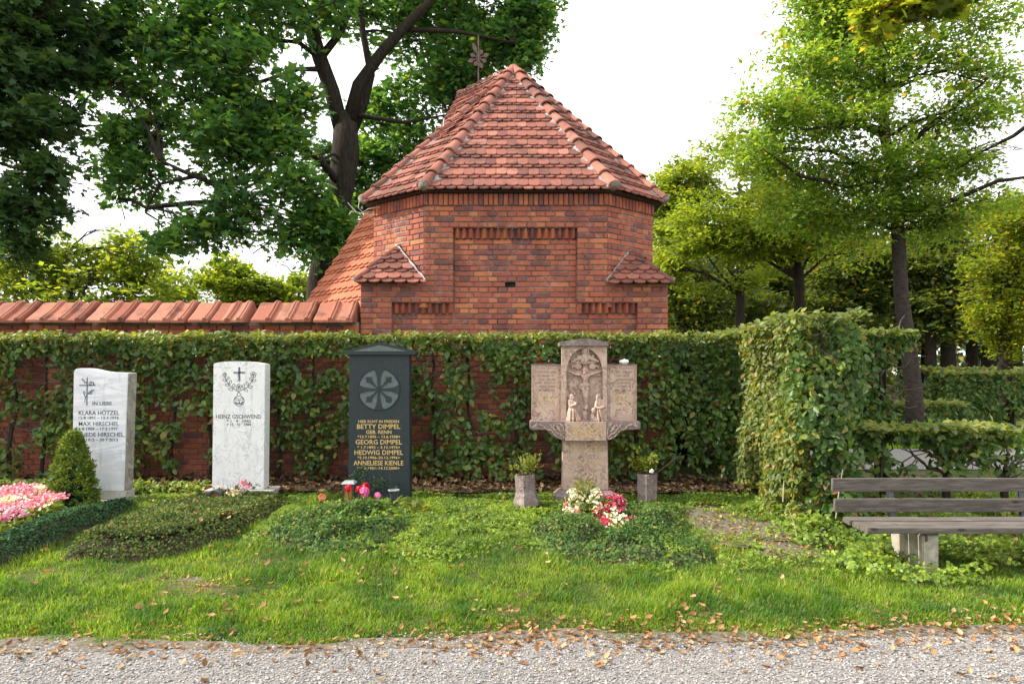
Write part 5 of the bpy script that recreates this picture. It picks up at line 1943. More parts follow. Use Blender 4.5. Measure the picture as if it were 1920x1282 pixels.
# -- dark granite stele
Y3 = 7.3
s3 = thing("gravestone", "black granite gravestone with gabled top, round wheel cross and gold lettering", "gravestone", (-1.42, 7.4, .25))
px_prism([(653, 935), (655, 664), (767.5, 664), (768.5, 935)], Y3, .16, "shaft", M_GRAN, s3, .004)
px_prism([(646.5, 665), (646, 659), (648, 657), (712, 641.5), (777, 656.5), (779.5, 659), (779, 665)], Y3 - .045, .24, "gable", M_GRAN, s3, .005)
px_prism([(662, 658.6), (712, 647), (764, 658.6)], Y3 - .052, .01, "gable_panel", M_GRANL, s3, .001)
dc = Vector((px(710.7, Y3), Y3, pz(730, Y3)))
dr = 39 / F * Y3
m = MB()
nseg = 40
m.prism([(dc.x + dr * math.cos(2 * math.pi * k / nseg), dc.z + dr * math.sin(2 * math.pi * k / nseg)) for k in range(nseg)], Y3 - .003, Y3 + .01)
m.build("wheel_disc", M_GRANL, s3)
m = MB()
ring = [(dc.x + dr * math.cos(2 * math.pi * k / nseg), dc.z + dr * math.sin(2 * math.pi * k / nseg)) for k in range(nseg + 1)]
m.ribbon(ring, .010, Y3 - .003, .007)
m.build("wheel_rim", M_GRAN, s3)
m = MB()
for k in range(4):
    a = k * math.pi / 2
    ol = [(0.0, .011), (.05, .012), (.11, .016), (.17, .029), (.205, .046), (.214, .044), (.222, .0)]
    ol = ol + [(l, -w_) for l, w_ in ol[-2::-1]]
    m.prism([(dc.x + l * math.cos(a) - w_ * math.sin(a), dc.z + l * math.sin(a) + w_ * math.cos(a)) for l, w_ in ol], Y3 - .014, Y3 + .0 - k * .0004)
    a += math.pi / 4
    ol = [(0.01, .006), (.08, .009), (.12, .019), (.148, .036), (.158, .036), (.160, .020), (.180, .014), (.186, 0)]
    ol = ol + [(l, -w_) for l, w_ in ol[-2::-1]]
    m.prism([(dc.x + l * math.cos(a) - w_ * math.sin(a), dc.z + l * math.sin(a) + w_ * math.cos(a)) for l, w_ in ol], Y3 - .0125, Y3 + .0 - k * .0004)
m.prism([(dc.x + .018 * math.cos(2 * math.pi * k / 16), dc.z + .018 * math.sin(2 * math.pi * k / 16)) for k in range(16)], Y3 - .0155, Y3)
m.build("wheel_cross", M_GRAN, s3, fix=False)
for txt, a, b, v_, h_, bo in (("HIER RUHT IN FRIEDEN", 672, 748, 789.8, 5, .018), ("BETTY DIMPEL", 669.4, 750.5, 799.2, 8.6, .010), ("GEB. RENN", 686.4, 734, 809.6, 6.6, .014), ("*12.7.1895 – 13.6.1938+", 670.5, 750.5, 818.4, 4.8, .022),
                              ("GEORG DIMPEL", 666.7, 753.7, 828.2, 8.6, .010), ("* 1.7.1892 – 3.12.1976+", 670, 750.3, 838.2, 4.8, .022), ("HEDWIG DIMPEL", 664.8, 755.8, 847.8, 8.6, .010), ("*2.10.1906–20.12.1996+", 670.5, 750, 857.5, 4.8, .022),
                              ("ANNELIESE KIENLE", 663, 756.3, 867.4, 8.6, .010), ("*10.6.1921–14.12.2000+", 669.5, 749.6, 877.2, 4.8, .022)):
    lettering(txt, a, b, v_, h_, Y3, M_GOLD, s3, bo)

# -- rose limestone monument with crucifixion relief
Y4 = 7.3
s4 = thing("grave_monument", "rose limestone monument with two inscribed wings and a crucifixion relief", "gravestone", (.78, 7.4, .25))
px_prism([(1055, 919), (1055.5, 824), (1139.5, 824), (1141, 919)], Y4, .16, "pedestal", M_ROSE, s4, .008)
m = MB()
x0, x1 = px(1055, Y4), px(1141, Y4)
zt, zb = pz(918.5, Y4), pz(930, Y4 - .08)
v = [(x0 - .02, Y4 - .015, zt), (x1 + .02, Y4 - .015, zt), (x1 + .02, Y4 + .18, zt), (x0 - .02, Y4 + .18, zt),
     (x0 - .085, Y4 - .09, zb), (x1 + .095, Y4 - .09, zb), (x1 + .095, Y4 + .24, zb), (x0 - .085, Y4 + .24, zb)]
m.add(v, [(0, 1, 2, 3), (0, 4, 5, 1), (1, 5, 6, 2), (2, 6, 7, 3), (3, 7, 4, 0), (4, 7, 6, 5)])
m.box(x0 - .085, x1 + .095, Y4 - .092, Y4 + .24, .12, zb - .001)
m.build("base", M_ROSED, s4)
# bracketed bar
px_prism([(994.5, 805.5), (994, 790), (1201.5, 790), (1201, 804.5), (1170, 806), (1160, 812), (1150, 820), (1141, 824.3), (1140.5, 826), (1056, 826), (1055, 824.3), (1040, 820), (1030, 812), (1026, 806)], Y4 - .10, .30, "bracket_bar", M_ROSED, s4, .008)
px_prism([(1060, 826), (1060, 791), (1137, 791), (1137, 826)], Y4 - .122, .03, "inscription_panel", M_ROSE, s4, .004)
m = MB()
Ym = Y4 - .10
Z4 = lambda u_, v_: (px(u_, Ym), pz(v_, Ym))
for sgn in (-1, 1):
    q = lambda du, v_: Z4(1098 + sgn * du, v_)
    m.ribbon([q(95, 799), q(88, 795), q(80, 798), q(72, 805), q(64, 806), q(60, 812), q(52, 820), q(43, 823), q(40, 815), q(42, 800), q(48, 794)], .012, Ym, .012)
    m.ribbon([q(66, 796), q(62, 803), q(58, 797)], .010, Ym, .012)
    m.ribbon([q(92, 793), q(98, 801)], .010, Ym, .010)
    for (du, v_) in ((50, 806), (54, 811), (47, 815), (52, 801), (58, 806)):
        m.ribbon([q(du - 3, v_ + 2), q(du + 3, v_ - 3)], .014, Ym, .014)
m.build("scroll_carving", M_ROSE, s4, fix=False)["kind"] = "stuff"
# stele with pointed niche
arch = []
for k in range(13):
    t = k / 12
    arch.append((1062 + (1096.5 - 1062) * (1 - math.cos(t * math.pi / 2 * .98)) , 700 - (700 - 653) * math.sin(t * math.pi / 2)))
archR = [(2 * 1096.5 - u_ - 1, v_) for u_, v_ in arch[::-1][1:]]
outl = [(1053, 790), (1053.5, 648), (1138, 648), (1138.5, 790), (1130.5, 790), (1130, 702)] + [(min(u_, 1130), v_) for u_, v_ in archR[::-1]] + arch[::-1] + [(1062, 702), (1061.5, 790)]
px_prism(outl, Y4 - .02, .07, "niche_frame", M_ROSE, s4, 0)
px_prism([(1053.8, 790), (1054, 649), (1137.5, 649), (1138, 790)], Y4 + .05, .12, "back_slab", M_ROSE, s4, .002)
px_prism([(1049, 648.5), (1049, 641), (1060, 639.5), (1080, 636), (1097, 634.5), (1112, 635.5), (1130, 639.5), (1141.5, 642), (1141.5, 648.5)], Y4 - .06, .26, "cap", M_ROSED, s4, .004)
for (a, b) in ((997, 1053), (1138.8, 1194)):
    px_prism([(a, 790), (a + .3, 683.5), (b, 683.5), (b, 790)], Y4 + .03, .09, "wing", M_ROSE, s4, .003)
    px_prism([(a - .6, 685), (a - .6, 682.6), (b, 682.6), (b, 685)], Y4 + .02, .11, "wing_cap", M_ROSED, s4, .001)
    mm = MB()
    for uu_ in (a + 1, a + 5.4, b - 5.2, b - 1):
        mm.ribbon([(px(uu_, Y4), pz(790, Y4)), (px(uu_, Y4), pz(685, Y4))], .007, Y4 + .03, .008)
    mm.ribbon([(px(a + 1, Y4), pz(689, Y4)), (px(b - 1, Y4), pz(689, Y4))], .007, Y4 + .03, .007)
    mm.build("wing_moulding", M_ROSE, s4, fix=False)
for i, v_ in enumerate((697, 704, 711, 717, 724, 731)):
    scribble(1005 + (i % 3) * 3, 1044 - (i % 2) * 4, v_, 3.6, Y4 + .03, M_FADED, s4, 10 + i)
    scribble(1147 + (i % 3) * 3, 1186 - (i % 2) * 5, v_, 4.0, Y4 + .03, M_FADED, s4, 30 + i)
for i, v_ in enumerate((742, 748.5, 754.5)):
    scribble(1008 + i, 1042 - i, v_, 3.6, Y4 + .03, M_GOLD, s4, 50 + i)
    scribble(1147 + 3 * i, 1184 - 3 * i, v_, 3.6, Y4 + .03, M_GOLD, s4, 60 + i)
for i, (v_, a, b) in enumerate(((799, 1072, 1128), (805.5, 1069, 1131), (811.5, 1070, 1130), (817.5, 1076, 1122))):
    scribble(a, b, v_, 4.2, Y4 - .122, M_GOLD, s4, 70 + i)
for i, (v_, a, b) in enumerate(((836, 1060, 1130), (842, 1074, 1130), (865.5, 1071, 1126))):
    scribble(a, b, v_, 4.6, Y4, M_GOLD, s4, 80 + i)


def sculpt(name, caps, parent, mat, Yb, vox=0.0045):
    """caps: list of ((u,v,dy,r),(u,v,dy,r)) in photo px at depth Yb, dy toward camera, r in px; one continuous remeshed body"""
    m_ = MB()
    k = F / Yb
    for a, b in caps:
        pa = Vector((px(a[0], Yb), Yb - a[2], pz(a[1], Yb)))
        pb = Vector((px(b[0], Yb), Yb - b[2], pz(b[1], Yb)))
        ra, rb = a[3] / k, b[3] / k
        d_ = (pb - pa)
        L = d_.length
        d_ = d_.normalized() if L > 1e-6 else Vector((0, 0, 1))
        pts, rr = [], []
        for t in (-.95, -.7, -.3):
            pts.append(pa + d_ * ra * t)
            rr.append(ra * math.sqrt(1 - t * t))
        pts += [pa, pb]
        rr += [ra, rb]
        for t in (.3, .7, .95):
            pts.append(pb + d_ * rb * t)
            rr.append(rb * math.sqrt(1 - t * t))
        m_.tube(pts, rr, 10)
    me = m_.mesh(name, mat)
    o_ = bpy.data.objects.new(name, me)
    C.objects.link(o_)
    md = o_.modifiers.new("r", 'REMESH')
    md.mode = 'VOXEL'
    md.voxel_size = vox
    sm = o_.modifiers.new("s", 'SMOOTH')
    sm.iterations = 2
    sm.factor = .4
    dg = bpy.context.evaluated_depsgraph_get()
    dg.update()
    me2 = bpy.data.meshes.new_from_object(o_.evaluated_get(dg))
    bpy.data.objects.remove(o_)
    if not me2.materials:
        me2.materials.append(mat)
    me2.polygons.foreach_set('use_smooth', [True] * len(me2.polygons))
    return obj(name, me2, parent)


YB = Y4 + .05
c = lambda a, b: (a, b)
# cross beams
px_prism([(1062, 704.5), (1062, 697), (1130, 697), (1130, 704.5)], YB - .02, .025, "cross_beam", M_ROSE, s4, .002)
px_prism([(1093, 790), (1093, 678), (1100.5, 678), (1100.5, 790)], YB - .018, .02, "cross_beam", M_ROSE, s4, .002)
px_prism([(1071, 679.5), (1071, 675.5), (1096, 677.5), (1123.5, 675.5), (1123.5, 679.5), (1097, 683)], YB - .035, .05, "cross_beam", M_ROSE, s4, .002)
# crucified figure
sculpt("relief_figure", [
    c((1095.5, 696.5, .06, 4.0), (1094.5, 700.5, .065, 3.2)),                      # head, bowed
    c((1095, 693.5, .062, 4.2), (1099, 696, .055, 3.4)),                           # hair
    c((1092, 705, .05, 4.2), (1102, 704, .05, 4.2)),                               # shoulders
    c((1097, 706, .05, 5.8), (1096.5, 716, .05, 4.6)),                             # chest
    c((1096.5, 716, .05, 4.6), (1095.5, 724, .05, 5.2)),                           # belly
    c((1090, 704, .05, 2.6), (1078, 701, .045, 2.2)), c((1078, 701, .045, 2.2), (1066.5, 696.5, .04, 1.7)), c((1066, 696.3, .04, 2.2), (1064.5, 695.5, .04, 1.6)),
    c((1103, 703, .05, 2.6), (1114, 699.5, .045, 2.2)), c((1114, 699.5, .045, 2.2), (1125, 696.3, .04, 1.7)), c((1125.5, 696, .04, 2.2), (1127.5, 695.2, .04, 1.6)),
    c((1089, 722, .052, 3.4), (1101, 722, .055, 3.6)), c((1088.5, 728, .05, 2.2), (1101.5, 728, .055, 2.4)), c((1087, 722, .04, 2.4), (1086.5, 727, .03, 2.0)),   # loincloth
    c((1093, 728, .05, 3.6), (1095.5, 743, .058, 3.0)), c((1099.5, 728, .05, 3.6), (1099, 743, .055, 3.0)),
    c((1095.5, 743, .058, 2.9), (1097, 759, .045, 2.0)), c((1099, 743, .055, 2.9), (1098.5, 758, .045, 2.0)),
    c((1097, 760, .05, 2.2), (1096.5, 766, .06, 1.8)), c((1099, 759, .05, 2.2), (1099.5, 764, .06, 1.8)),
], s4, M_ROSE, YB, .004)
# bearded figure in the arch
sculpt("relief_figure", [
    c((1097, 654, .05, 5.0), (1097, 657, .055, 4.6)), c((1097, 660, .058, 4.0), (1098, 669, .05, 2.6)), c((1093, 656, .045, 3), (1092.5, 666, .04, 2)), c((1101.5, 656, .045, 3), (1102.5, 666, .04, 2)),
    c((1096, 668, .03, 7), (1096, 677, .03, 8)), c((1089, 670, .03, 5), (1080, 675, .035, 3.4)), c((1104, 670, .03, 5), (1114, 675, .035, 3.4)),
    c((1080, 675, .04, 2.6), (1075, 677, .045, 2.2)), c((1114, 675, .04, 2.6), (1120, 677, .045, 2.2)),
], s4, M_ROSE, YB, .004)
for sgn in (-1, 1):
    u0 = 1097 + sgn * 14.5
    sculpt("relief_angel", [c((u0, 668, .035, 3.2), (u0 - sgn, 671, .035, 2.8)), c((u0 + sgn * 3, 674, .03, 3), (u0 + sgn * 8, 676, .02, 2))], s4, M_ROSE, YB, .004)
    u1 = 1097 + sgn * 13.5
    sculpt("relief_cloud", [c((u1 + 5 * math.cos(a), 687 + 4 * math.sin(a), .022, 2.1), (u1 + 5 * math.cos(a + .8), 687 + 4 * math.sin(a + .8), .022, 2.1)) for a in np.arange(0, 6.2, .8)] + [c((u1, 687, .025, 2.4), (u1 + 1, 688, .025, 2.2)), c((u1 + sgn * 8, 686, .02, 2.4), (u1 + sgn * 11, 689, .02, 2))], s4, M_ROSE, YB, .004)
# kneeling woman, left
sculpt("relief_figure", [
    c((1072.5, 742.5, .07, 3.6), (1073.5, 746, .075, 3.2)), c((1071, 741.5, .065, 4.2), (1069.5, 748, .06, 3.6)),
    c((1071, 751, .06, 5.2), (1070, 762, .06, 5.0)), c((1067, 751, .06, 3.4), (1068, 761, .08, 2.8)), c((1068, 761, .08, 2.6), (1078, 758, .10, 2.2)), c((1074, 752, .06, 2.8), (1078.5, 757, .10, 2.2)), c((1078, 757, .1, 2.2), (1080, 754, .1, 1.8)),
    c((1070, 764, .06, 5.6), (1068, 786, .06, 8.0)), c((1074, 768, .07, 5.4), (1082, 785, .08, 6.4)), c((1064, 772, .055, 3), (1062.5, 789, .055, 3)), c((1068.5, 768, .10, 1.5), (1066.5, 789, .11, 1.7)), c((1073, 768, .11, 1.5), (1073, 789, .13, 1.7)), c((1077, 770, .11, 1.4), (1080, 789, .13, 1.6)), c((1084, 786, .07, 4), (1088, 788, .05, 3)),
], s4, M_ROSE, YB, .004)
# kneeling man, right, with a small head at his knee
sculpt("relief_figure", [
    c((1119, 741.5, .07, 3.8), (1118, 746, .075, 3.2)), c((1118, 747, .08, 2.6), (1118.5, 752, .08, 2.0)), c((1121, 740.5, .06, 3.8), (1122.5, 745, .055, 3)),
    c((1122, 752, .06, 6), (1123, 764, .06, 6.2)), c((1128, 752, .06, 3.8), (1131, 762, .08, 3)), c((1131, 762, .08, 2.8), (1124, 764, .11, 2.4)), c((1117, 752, .07, 3), (1114.5, 762, .1, 2.4)), c((1114.5, 762, .1, 2.2), (1122, 764, .115, 2.0)),
    c((1123, 766, .06, 7), (1122, 786, .06, 8)), c((1130, 768, .06, 4), (1133, 788, .06, 4.4)), c((1122, 768, .12, 1.6), (1127, 789, .12, 1.8)), c((1118, 770, .11, 1.6), (1120, 789, .13, 1.8)), c((1110, 783, .07, 5), (1116, 786, .09, 5)),
    c((1111, 767.5, .09, 4.2), (1111, 771, .09, 3.8)), c((1111, 774, .07, 4), (1109, 786, .07, 5)),
], s4, M_ROSE, YB, .004)
sculpt("relief_skull", [c((1096.5, 783.5, .05, 2.2), (1097.5, 786, .05, 1.7)), c((1092, 788, .04, 2.4), (1101, 788, .04, 2.4))], s4, M_ROSE, YB, .004)

# white quartz lump on the right wing
bm = bmesh.new()
bmesh.ops.create_icosphere(bm, subdivisions=2, radius=1)
for v_ in bm.verts:
    k_ = 1 + .22 * math.sin(v_.co.x * 5 + 1) * math.cos(v_.co.y * 4) + random.uniform(-.12, .12)
    v_.co = Vector((v_.co.x * .052, v_.co.y * .04, v_.co.z * .030)) * k_
m = MB()
m.bm(bm, Matrix.Translation((px(1172.5, Y4), Y4 + .07, pz(682.6, Y4) + .026)))
o = m.build("white_stone", M_PETAL_W)
tag(o, "small lumpy white stone lying on the monument's right wing", "stone")

# ============================================================ PLANTERS, LANTERNS, VASES
def planter(label, u, vtop, Y, hgt, rtop, rot, foot=True, tilt=0.0):
    c_ = Vector((px(u, Y), Y, pz(vtop, Y)))
    t = thing("planter", label, "planter", c_ - Vector((0, 0, hgt)))
    m_ = MB()
    prof_ = [(rtop * 1.35, -hgt), (rtop * 1.32, -hgt + .03), (rtop * .98, -hgt * .55), (rtop, 0), (rtop * .80, 0), (rtop * .78, -.03)] if foot else [(rtop * .96, -hgt), (rtop, 0), (rtop * .8, 0), (rtop * .78, -.03)]
    m_.lathe(prof_, (0, 0, 0), 6, rot=rot)
    me_ = m_.mesh("vessel", M_ROSED)
    o_ = obj("vessel", me_, t, Matrix.Translation(c_) @ Matrix.Rotation(tilt, 4, 'Y'))
    m_ = MB()
    m_.lathe([(rtop * .79, -.028), (rtop * .5, -.012), (.01, -.008)], c_, 8)
    m_.build("soil", M_SOIL, t)
    return c_


pc1 = planter("six-sided stone planter with flared foot, tilted, left of the monument", 984, 889, 7.0, .31, .112, .35, True, -.06)
pc2 = planter("straight six-sided stone planter in the weeds, right of the monument", 1214, 887, 7.25, .30, .118, .25, False, .0)


def bushlet(name, label, c_, n, rx, rz, size, mat, tmpl=OVATE, faces=OVATE_F, stems=10, cat="plant", group=None, up=.6):
    t = thing(name, label, cat, c_, group)
    m_ = MB()
    ends = []
    for k in range(stems):
        a = random.uniform(0, 6.28)
        e = Vector(c_) + Vector((math.cos(a) * rx * random.uniform(.2, 1), math.sin(a) * rx * random.uniform(.2, 1), rz * random.uniform(.5, 1.0)))
        b = Vector(c_) + Vector((math.cos(a) * rx * .12, math.sin(a) * rx * .12, -.02))
        m_.tube([b, b.lerp(e, .5) + Vector((0, 0, .02)), e], [.004, .003, .0015], 4)
        ends.append((b, e))
    m_.build("stems", M_TWIG, t, fix=False)
    tt = R.rand(n) ** .7
    idx = R.randint(0, len(ends), n)
    b = np.array([ends[i][0][:] for i in idx])
    e = np.array([ends[i][1][:] for i in idx])
    loc = b + (e - b) * (.25 + .78 * tt)[:, None] + rnd(n) * rx * .12
    Mx = frames(rnd(n) * .7 + np.array([0, -.25, up]), (e - b) + rnd(n) * .08, size * R.uniform(.6, 1.2, n))
    scatter("foliage", tmpl, faces, Mx, loc, mat, t)
    return t


bushlet("potted_plant", "yellow-green plant growing in the tilted left planter", pc1 - Vector((0, 0, .02)), 420, .17, .21, .042, M_PLANTY, LANCE, RHOMB_F, 22)
bushlet("potted_plant", "small leafy shrub growing in the straight right planter", pc2 - Vector((0, 0, .02)), 260, .17, .24, .048, M_PLANTY, OVATE, OVATE_F, 12)
m = MB()
m.tube([pc2 + Vector((.06, -.02, -.02)), P(1250, 872, 7.2), P(1274, 854, 7.2)], [.006, .007, .004], 5)
m.tube([P(1255, 868, 7.2), P(1268, 850, 7.2)], [.004, .002], 4)
m.tube([P(1262, 862, 7.2), P(1276, 858, 7.2)], [.004, .002], 4)
o = m.build("dry_stick", M_TWIG)
tag(o, "bare dry twig leaning out of the right planter", "stick")
m = MB()
for k in range(5):
    a = k * 1.2566
    m.lathe([(.004, -.012), (.014, -.004), (.012, .008), (.003, .014)], P(1222, 883, 7.13) + Vector((.012 * math.cos(a), 0, .012 * math.sin(a))), 7)
o = m.build("white_blossom", M_PETAL_W)
tag(o, "single white artificial blossom at the rim of the right planter", "flower")

# lantern by the black stone
lt = thing("grave_lantern", "metal grave lantern with amber glass beside the black stone", "lantern", P(651, 940, 6.95))
Yl = 6.9
m = MB()
X = [px(642, Yl), px(663, Yl)]
zt, zb = pz(909, Yl), pz(943, Yl)
for x_ in (X[0] + .008, X[1] - .008):
    for y_ in (Yl, Yl + .10):
        m.box(x_ - .009, x_ + .009, y_ - .009, y_ + .009, zb, zt)
m.box(X[0] - .008, X[1] + .008, Yl - .014, Yl + .114, zb - .012, zb + .008)
m.box(X[0], X[1], Yl - .008, Yl + .108, zt - .002, zt + .012)
m.build("frame", M_BLACKM, lt)
m = MB()
m.box(X[0] + .016, X[1] - .016, Yl + .006, Yl + .094, zb + .008, zt - .003)
m.build("glass", M_AMBER, lt)
m = MB()
xm = (X[0] + X[1]) / 2
m.add([(X[0] - .014, Yl - .02, zt + .012), (X[1] + .014, Yl - .02, zt + .012), (X[1] + .014, Yl + .12, zt + .012), (X[0] - .014, Yl + .12, zt + .012), (X[0] + .008, Yl + .01, zt + .036), (X[1] - .008, Yl + .01, zt + .036), (X[1] - .008, Yl + .09, zt + .036), (X[0] + .008, Yl + .09, zt + .036)],
      [(0, 1, 5, 4), (1, 2, 6, 5), (2, 3, 7, 6), (3, 0, 4, 7), (4, 5, 6, 7), (0, 3, 2, 1)])
m.build("lid", M_STEEL, lt)

# squat dark lantern by the white stone
l2 = thing("grave_lantern", "small squat dark lantern at the corner of the white gravestone", "lantern", P(399, 944, 7.1))
Yq = 7.05
archp = [(388.5, 944), (388.5, 928)] + [(400 - 11.5 * math.cos(a), 928 - 9 * math.sin(a)) for a in (.5, 1.0, 1.57, 2.1, 2.6)] + [(411.5, 928), (411.5, 944), (407, 944), (407, 929), (404, 924), (400, 922.5), (396, 924), (393, 929), (393, 944)]
px_prism(archp, Yq, .15, "housing", M_BLACKM, l2, 0)
px_prism([(393.2, 943), (393.2, 929), (396, 924.2), (400, 922.7), (404, 924.2), (406.8, 929), (406.8, 943)], Yq + .03, .10, "glass", M_AMBER, l2, 0)

# cone vase
vs = thing("grave_vase", "dark conical grave vase stuck in the ground beside the black stone", "vase", P(739, 955, 6.95))
cv = P(738.5, 920, 6.9)
m = MB()
m.lathe([(.014, -.20), (.040, -.05), (.050, 0), (.056, .004), (.056, .012), (.046, .012), (.040, -.03), (.02, -.12)], cv, 16)
o = m.build("cone", M_BLACKM, vs, True)
m = MB()
m.lathe([(.057, .002), (.060, .008), (.057, .014), (.046, .014), (.046, .004)], cv, 16)
m.build("rim", M_STEEL, vs, True)

# ============================================================ BENCH
bn = thing("park_bench", "weathered grey plank bench on concrete blocks at the right", "bench", (3.7, 5.4, .08))
BX0, BX1 = 2.655, 4.75


def plank(x0, x1, ya, za, yb, zb, th, name="plank", up=1):
    """board whose top face runs from (ya,za) to (yb,zb)"""
    d_ = Vector((0, yb - ya, zb - za))
    n_ = Vector((0, -d_.z, d_.y)).normalized() * th
    bm_ = bmesh.new()
    c0 = [Vector((0, ya, za)), Vector((0, yb, zb)), Vector((0, yb, zb)) - n_, Vector((0, ya, za)) - n_]
    nx_ = 10
    rings_ = []
    for i in range(nx_ + 1):
        x_ = x0 + (x1 - x0) * i / nx_
        jz = .0015 * math.sin(x_ * 5 + za * 30)
        rings_.append([bm_.verts.new((x_, q_.y, q_.z + jz)) for q_ in c0])
    for i in range(nx_):
        for k_ in range(4):
            bm_.faces.new([rings_[i][k_], rings_[i + 1][k_], rings_[i + 1][(k_ + 1) % 4], rings_[i][(k_ + 1) % 4]])
    bm_.faces.new(rings_[0])
    bm_.faces.new(rings_[-1][::-1])
    bmesh.ops.recalc_face_normals(bm_, faces=bm_.faces)
    bmesh.ops.bevel(bm_, geom=[e for e in bm_.edges if abs((e.verts[0].co - e.verts[1].co).x) > .01 or len(e.link_faces) == 2 and e.calc_face_angle(0) > .5], offset=.005, segments=2, affect='EDGES')
    me_ = bpy.data.meshes.new(name)
    bm_.to_mesh(me_)
    bm_.free()
    me_.materials.append(M_WOOD)
    return obj(name, me_, bn)


plank(BX0 + .004, BX1, 5.10, .445, 5.225, .440, .042)
plank(BX0 + .012, BX1, 5.235, .437, 5.355, .441, .042)
plank(BX0, BX1, 5.365, .443, 5.485, .451, .042)
# back boards: front face given bottom->top, so thickness goes to the back
for (yb0, z0_, yb1, z1_) in ((5.60, .455, 5.625, .565), (5.64, .615, 5.665, .728)):
    m_ = plank(BX0 + .01, BX1, yb1, z1_, yb1 + .04, z1_ + .002, .108, "back_plank")
for lx in (3.11, 4.20):
    m = MB()
    m.prismz([(lx, 5.17), (lx + .125, 5.17), (lx + .125, 5.62), (lx, 5.62)], .02, .375)
    bmx = bmesh.new()
    mt_ = m.mesh("x")
    bmx.from_mesh(mt_)
    for v_ in bmx.verts:
        if v_.co.z > .3 and v_.co.y > 5.4:
            v_.co.z -= .02
        if v_.co.z < .1 and v_.co.y > 5.4:
            v_.co.y -= .05
    bmesh.ops.bevel(bmx, geom=bmx.edges[:], offset=.008, segments=2, affect='EDGES')
    me_ = bpy.data.meshes.new("leg")
    bmx.to_mesh(me_)
    bmx.free()
    me_.materials.append(M_CONC)
    obj("leg", me_, bn)
    m = MB()
    # steel angle under the seat and upright for the back
    m.box(lx + .02, lx + .075, 5.16, 5.66, .376, .388)
    m.box(lx + .02, lx + .030, 5.155, 5.45, .33, .376)
    m.add([(lx + .03, 5.66, .38), (lx + .075, 5.66, .38), (lx + .075, 5.715, .71), (lx + .03, 5.715, .71), (lx + .03, 5.70, .38), (lx + .075, 5.70, .38), (lx + .075, 5.735, .71), (lx + .03, 5.735, .71)],
          [(0, 1, 2, 3), (7, 6, 5, 4), (0, 4, 5, 1), (1, 5, 6, 2), (2, 6, 7, 3), (3, 7, 4, 0)])
    m.build("bracket", M_BLACKM, bn)

# ============================================================ GRAVE PLANTINGS
def mound(name, label, poly, h, n, size, mat, edge=.16, cat="ground cover", tmpl=RHOMB, faces=RHOMB_F, rough=.05, seed=3, base=True, back=6.2):
    """clipped low planting over a plan polygon; height falls off at the edge"""
    poly = np.array(poly, float)
    lo, hi = poly.min(0), poly.max(0)
    ctr = poly.mean(0)
    t = thing(name, label, cat, (ctr[0], ctr[1], g1(*ctr)))

    def dist(p):
        dmin = np.full(len(p), 9.0)
        inside = np.zeros(len(p), bool)
        for i in range(len(poly)):
            a, b = poly[i], poly[(i + 1) % len(poly)]
            ab = b - a
            tt = np.clip(((p - a) @ ab) / (ab @ ab), 0, 1)
            dd_ = np.linalg.norm(p - (a + tt[:, None] * ab), axis=1)
            dmin = np.minimum(dmin, dd_)
            cond = ((a[1] > p[:, 1]) != (b[1] > p[:, 1]))
            xi = (b[0] - a[0]) * (p[:, 1] - a[1]) / (b[1] - a[1] + 1e-12) + a[0]
            inside ^= cond & (p[:, 0] < xi)
        return np.where(inside, dmin, -dmin)

    def hz_(p):
        d_ = dist(p)
        s_ = np.clip(d_ / edge, 0, 1)
        return d_, h * (1 - .62 * np.clip((p[:, 1] - back) / .9, 0, 1)) * np.sqrt(1 - (1 - s_) ** 2 + 1e-9) + (vnoise(p, .22, seed) - .5) * rough * s_

    if base:
        g = .06
        xs_ = np.arange(lo[0] - .05, hi[0] + .06, g)
        ys_ = np.arange(lo[1] - .05, hi[1] + .06, g)
        XX, YY = np.meshgrid(xs_, ys_)
        p = np.c_[XX.ravel(), YY.ravel()]
        d_, hh = hz_(p)
        zz = gz(p[:, 0], p[:, 1]) + np.where(d_ > 0, hh * .62, -.03)
        nx_ = len(xs_)
        fs_ = []
        for j in range(len(ys_) - 1):
            for i in range(nx_ - 1):
                q = (j * nx_ + i, j * nx_ + i + 1, (j + 1) * nx_ + i + 1, (j + 1) * nx_ + i)
                if max(d_[list(q)]) > 0:
                    fs_.append(q)
        m_ = MB()
        m_.add(np.c_[p, zz].tolist(), fs_)
        m_.build("bed_soil", M_SOIL, t, True, fix=False)
    p = np.c_[R.uniform(lo[0], hi[0], n * 2), R.uniform(lo[1], hi[1], n * 2)]
    d_, hh = hz_(p)
    k_ = d_ > 0
    p, d_, hh = p[k_], d_[k_], hh[k_]
    if len(p) > n:
        p, d_, hh = p[:n], d_[:n], hh[:n]
    n_ = len(p)
    # leaves on the flank too
    fr = R.rand(n_)
    zz = gz(p[:, 0], p[:, 1]) + hh * np.where(d_ < edge * .8, R.uniform(.15, 1.02, n_), 1.0) + R.normal(size=n_) * .010
    out = np.zeros((n_, 3))
    e2 = .03
    for ax in (0, 1):
        q = p.copy()
        q[:, ax] += e2
        out[:, ax] = -(dist(q) - d_) / e2
    nr = out * np.clip(1 - d_ / edge, 0, 1)[:, None] + np.array([0, -.15, .8]) + rnd(n_) * .5
    tip = rnd(n_) + out * .4 + np.array([0, 0, .1])
    scatter("foliage", tmpl, faces, frames(nr, tip, size * R.uniform(.6, 1.25, n_)), np.c_[p, zz], mat, t)
    return t, dist


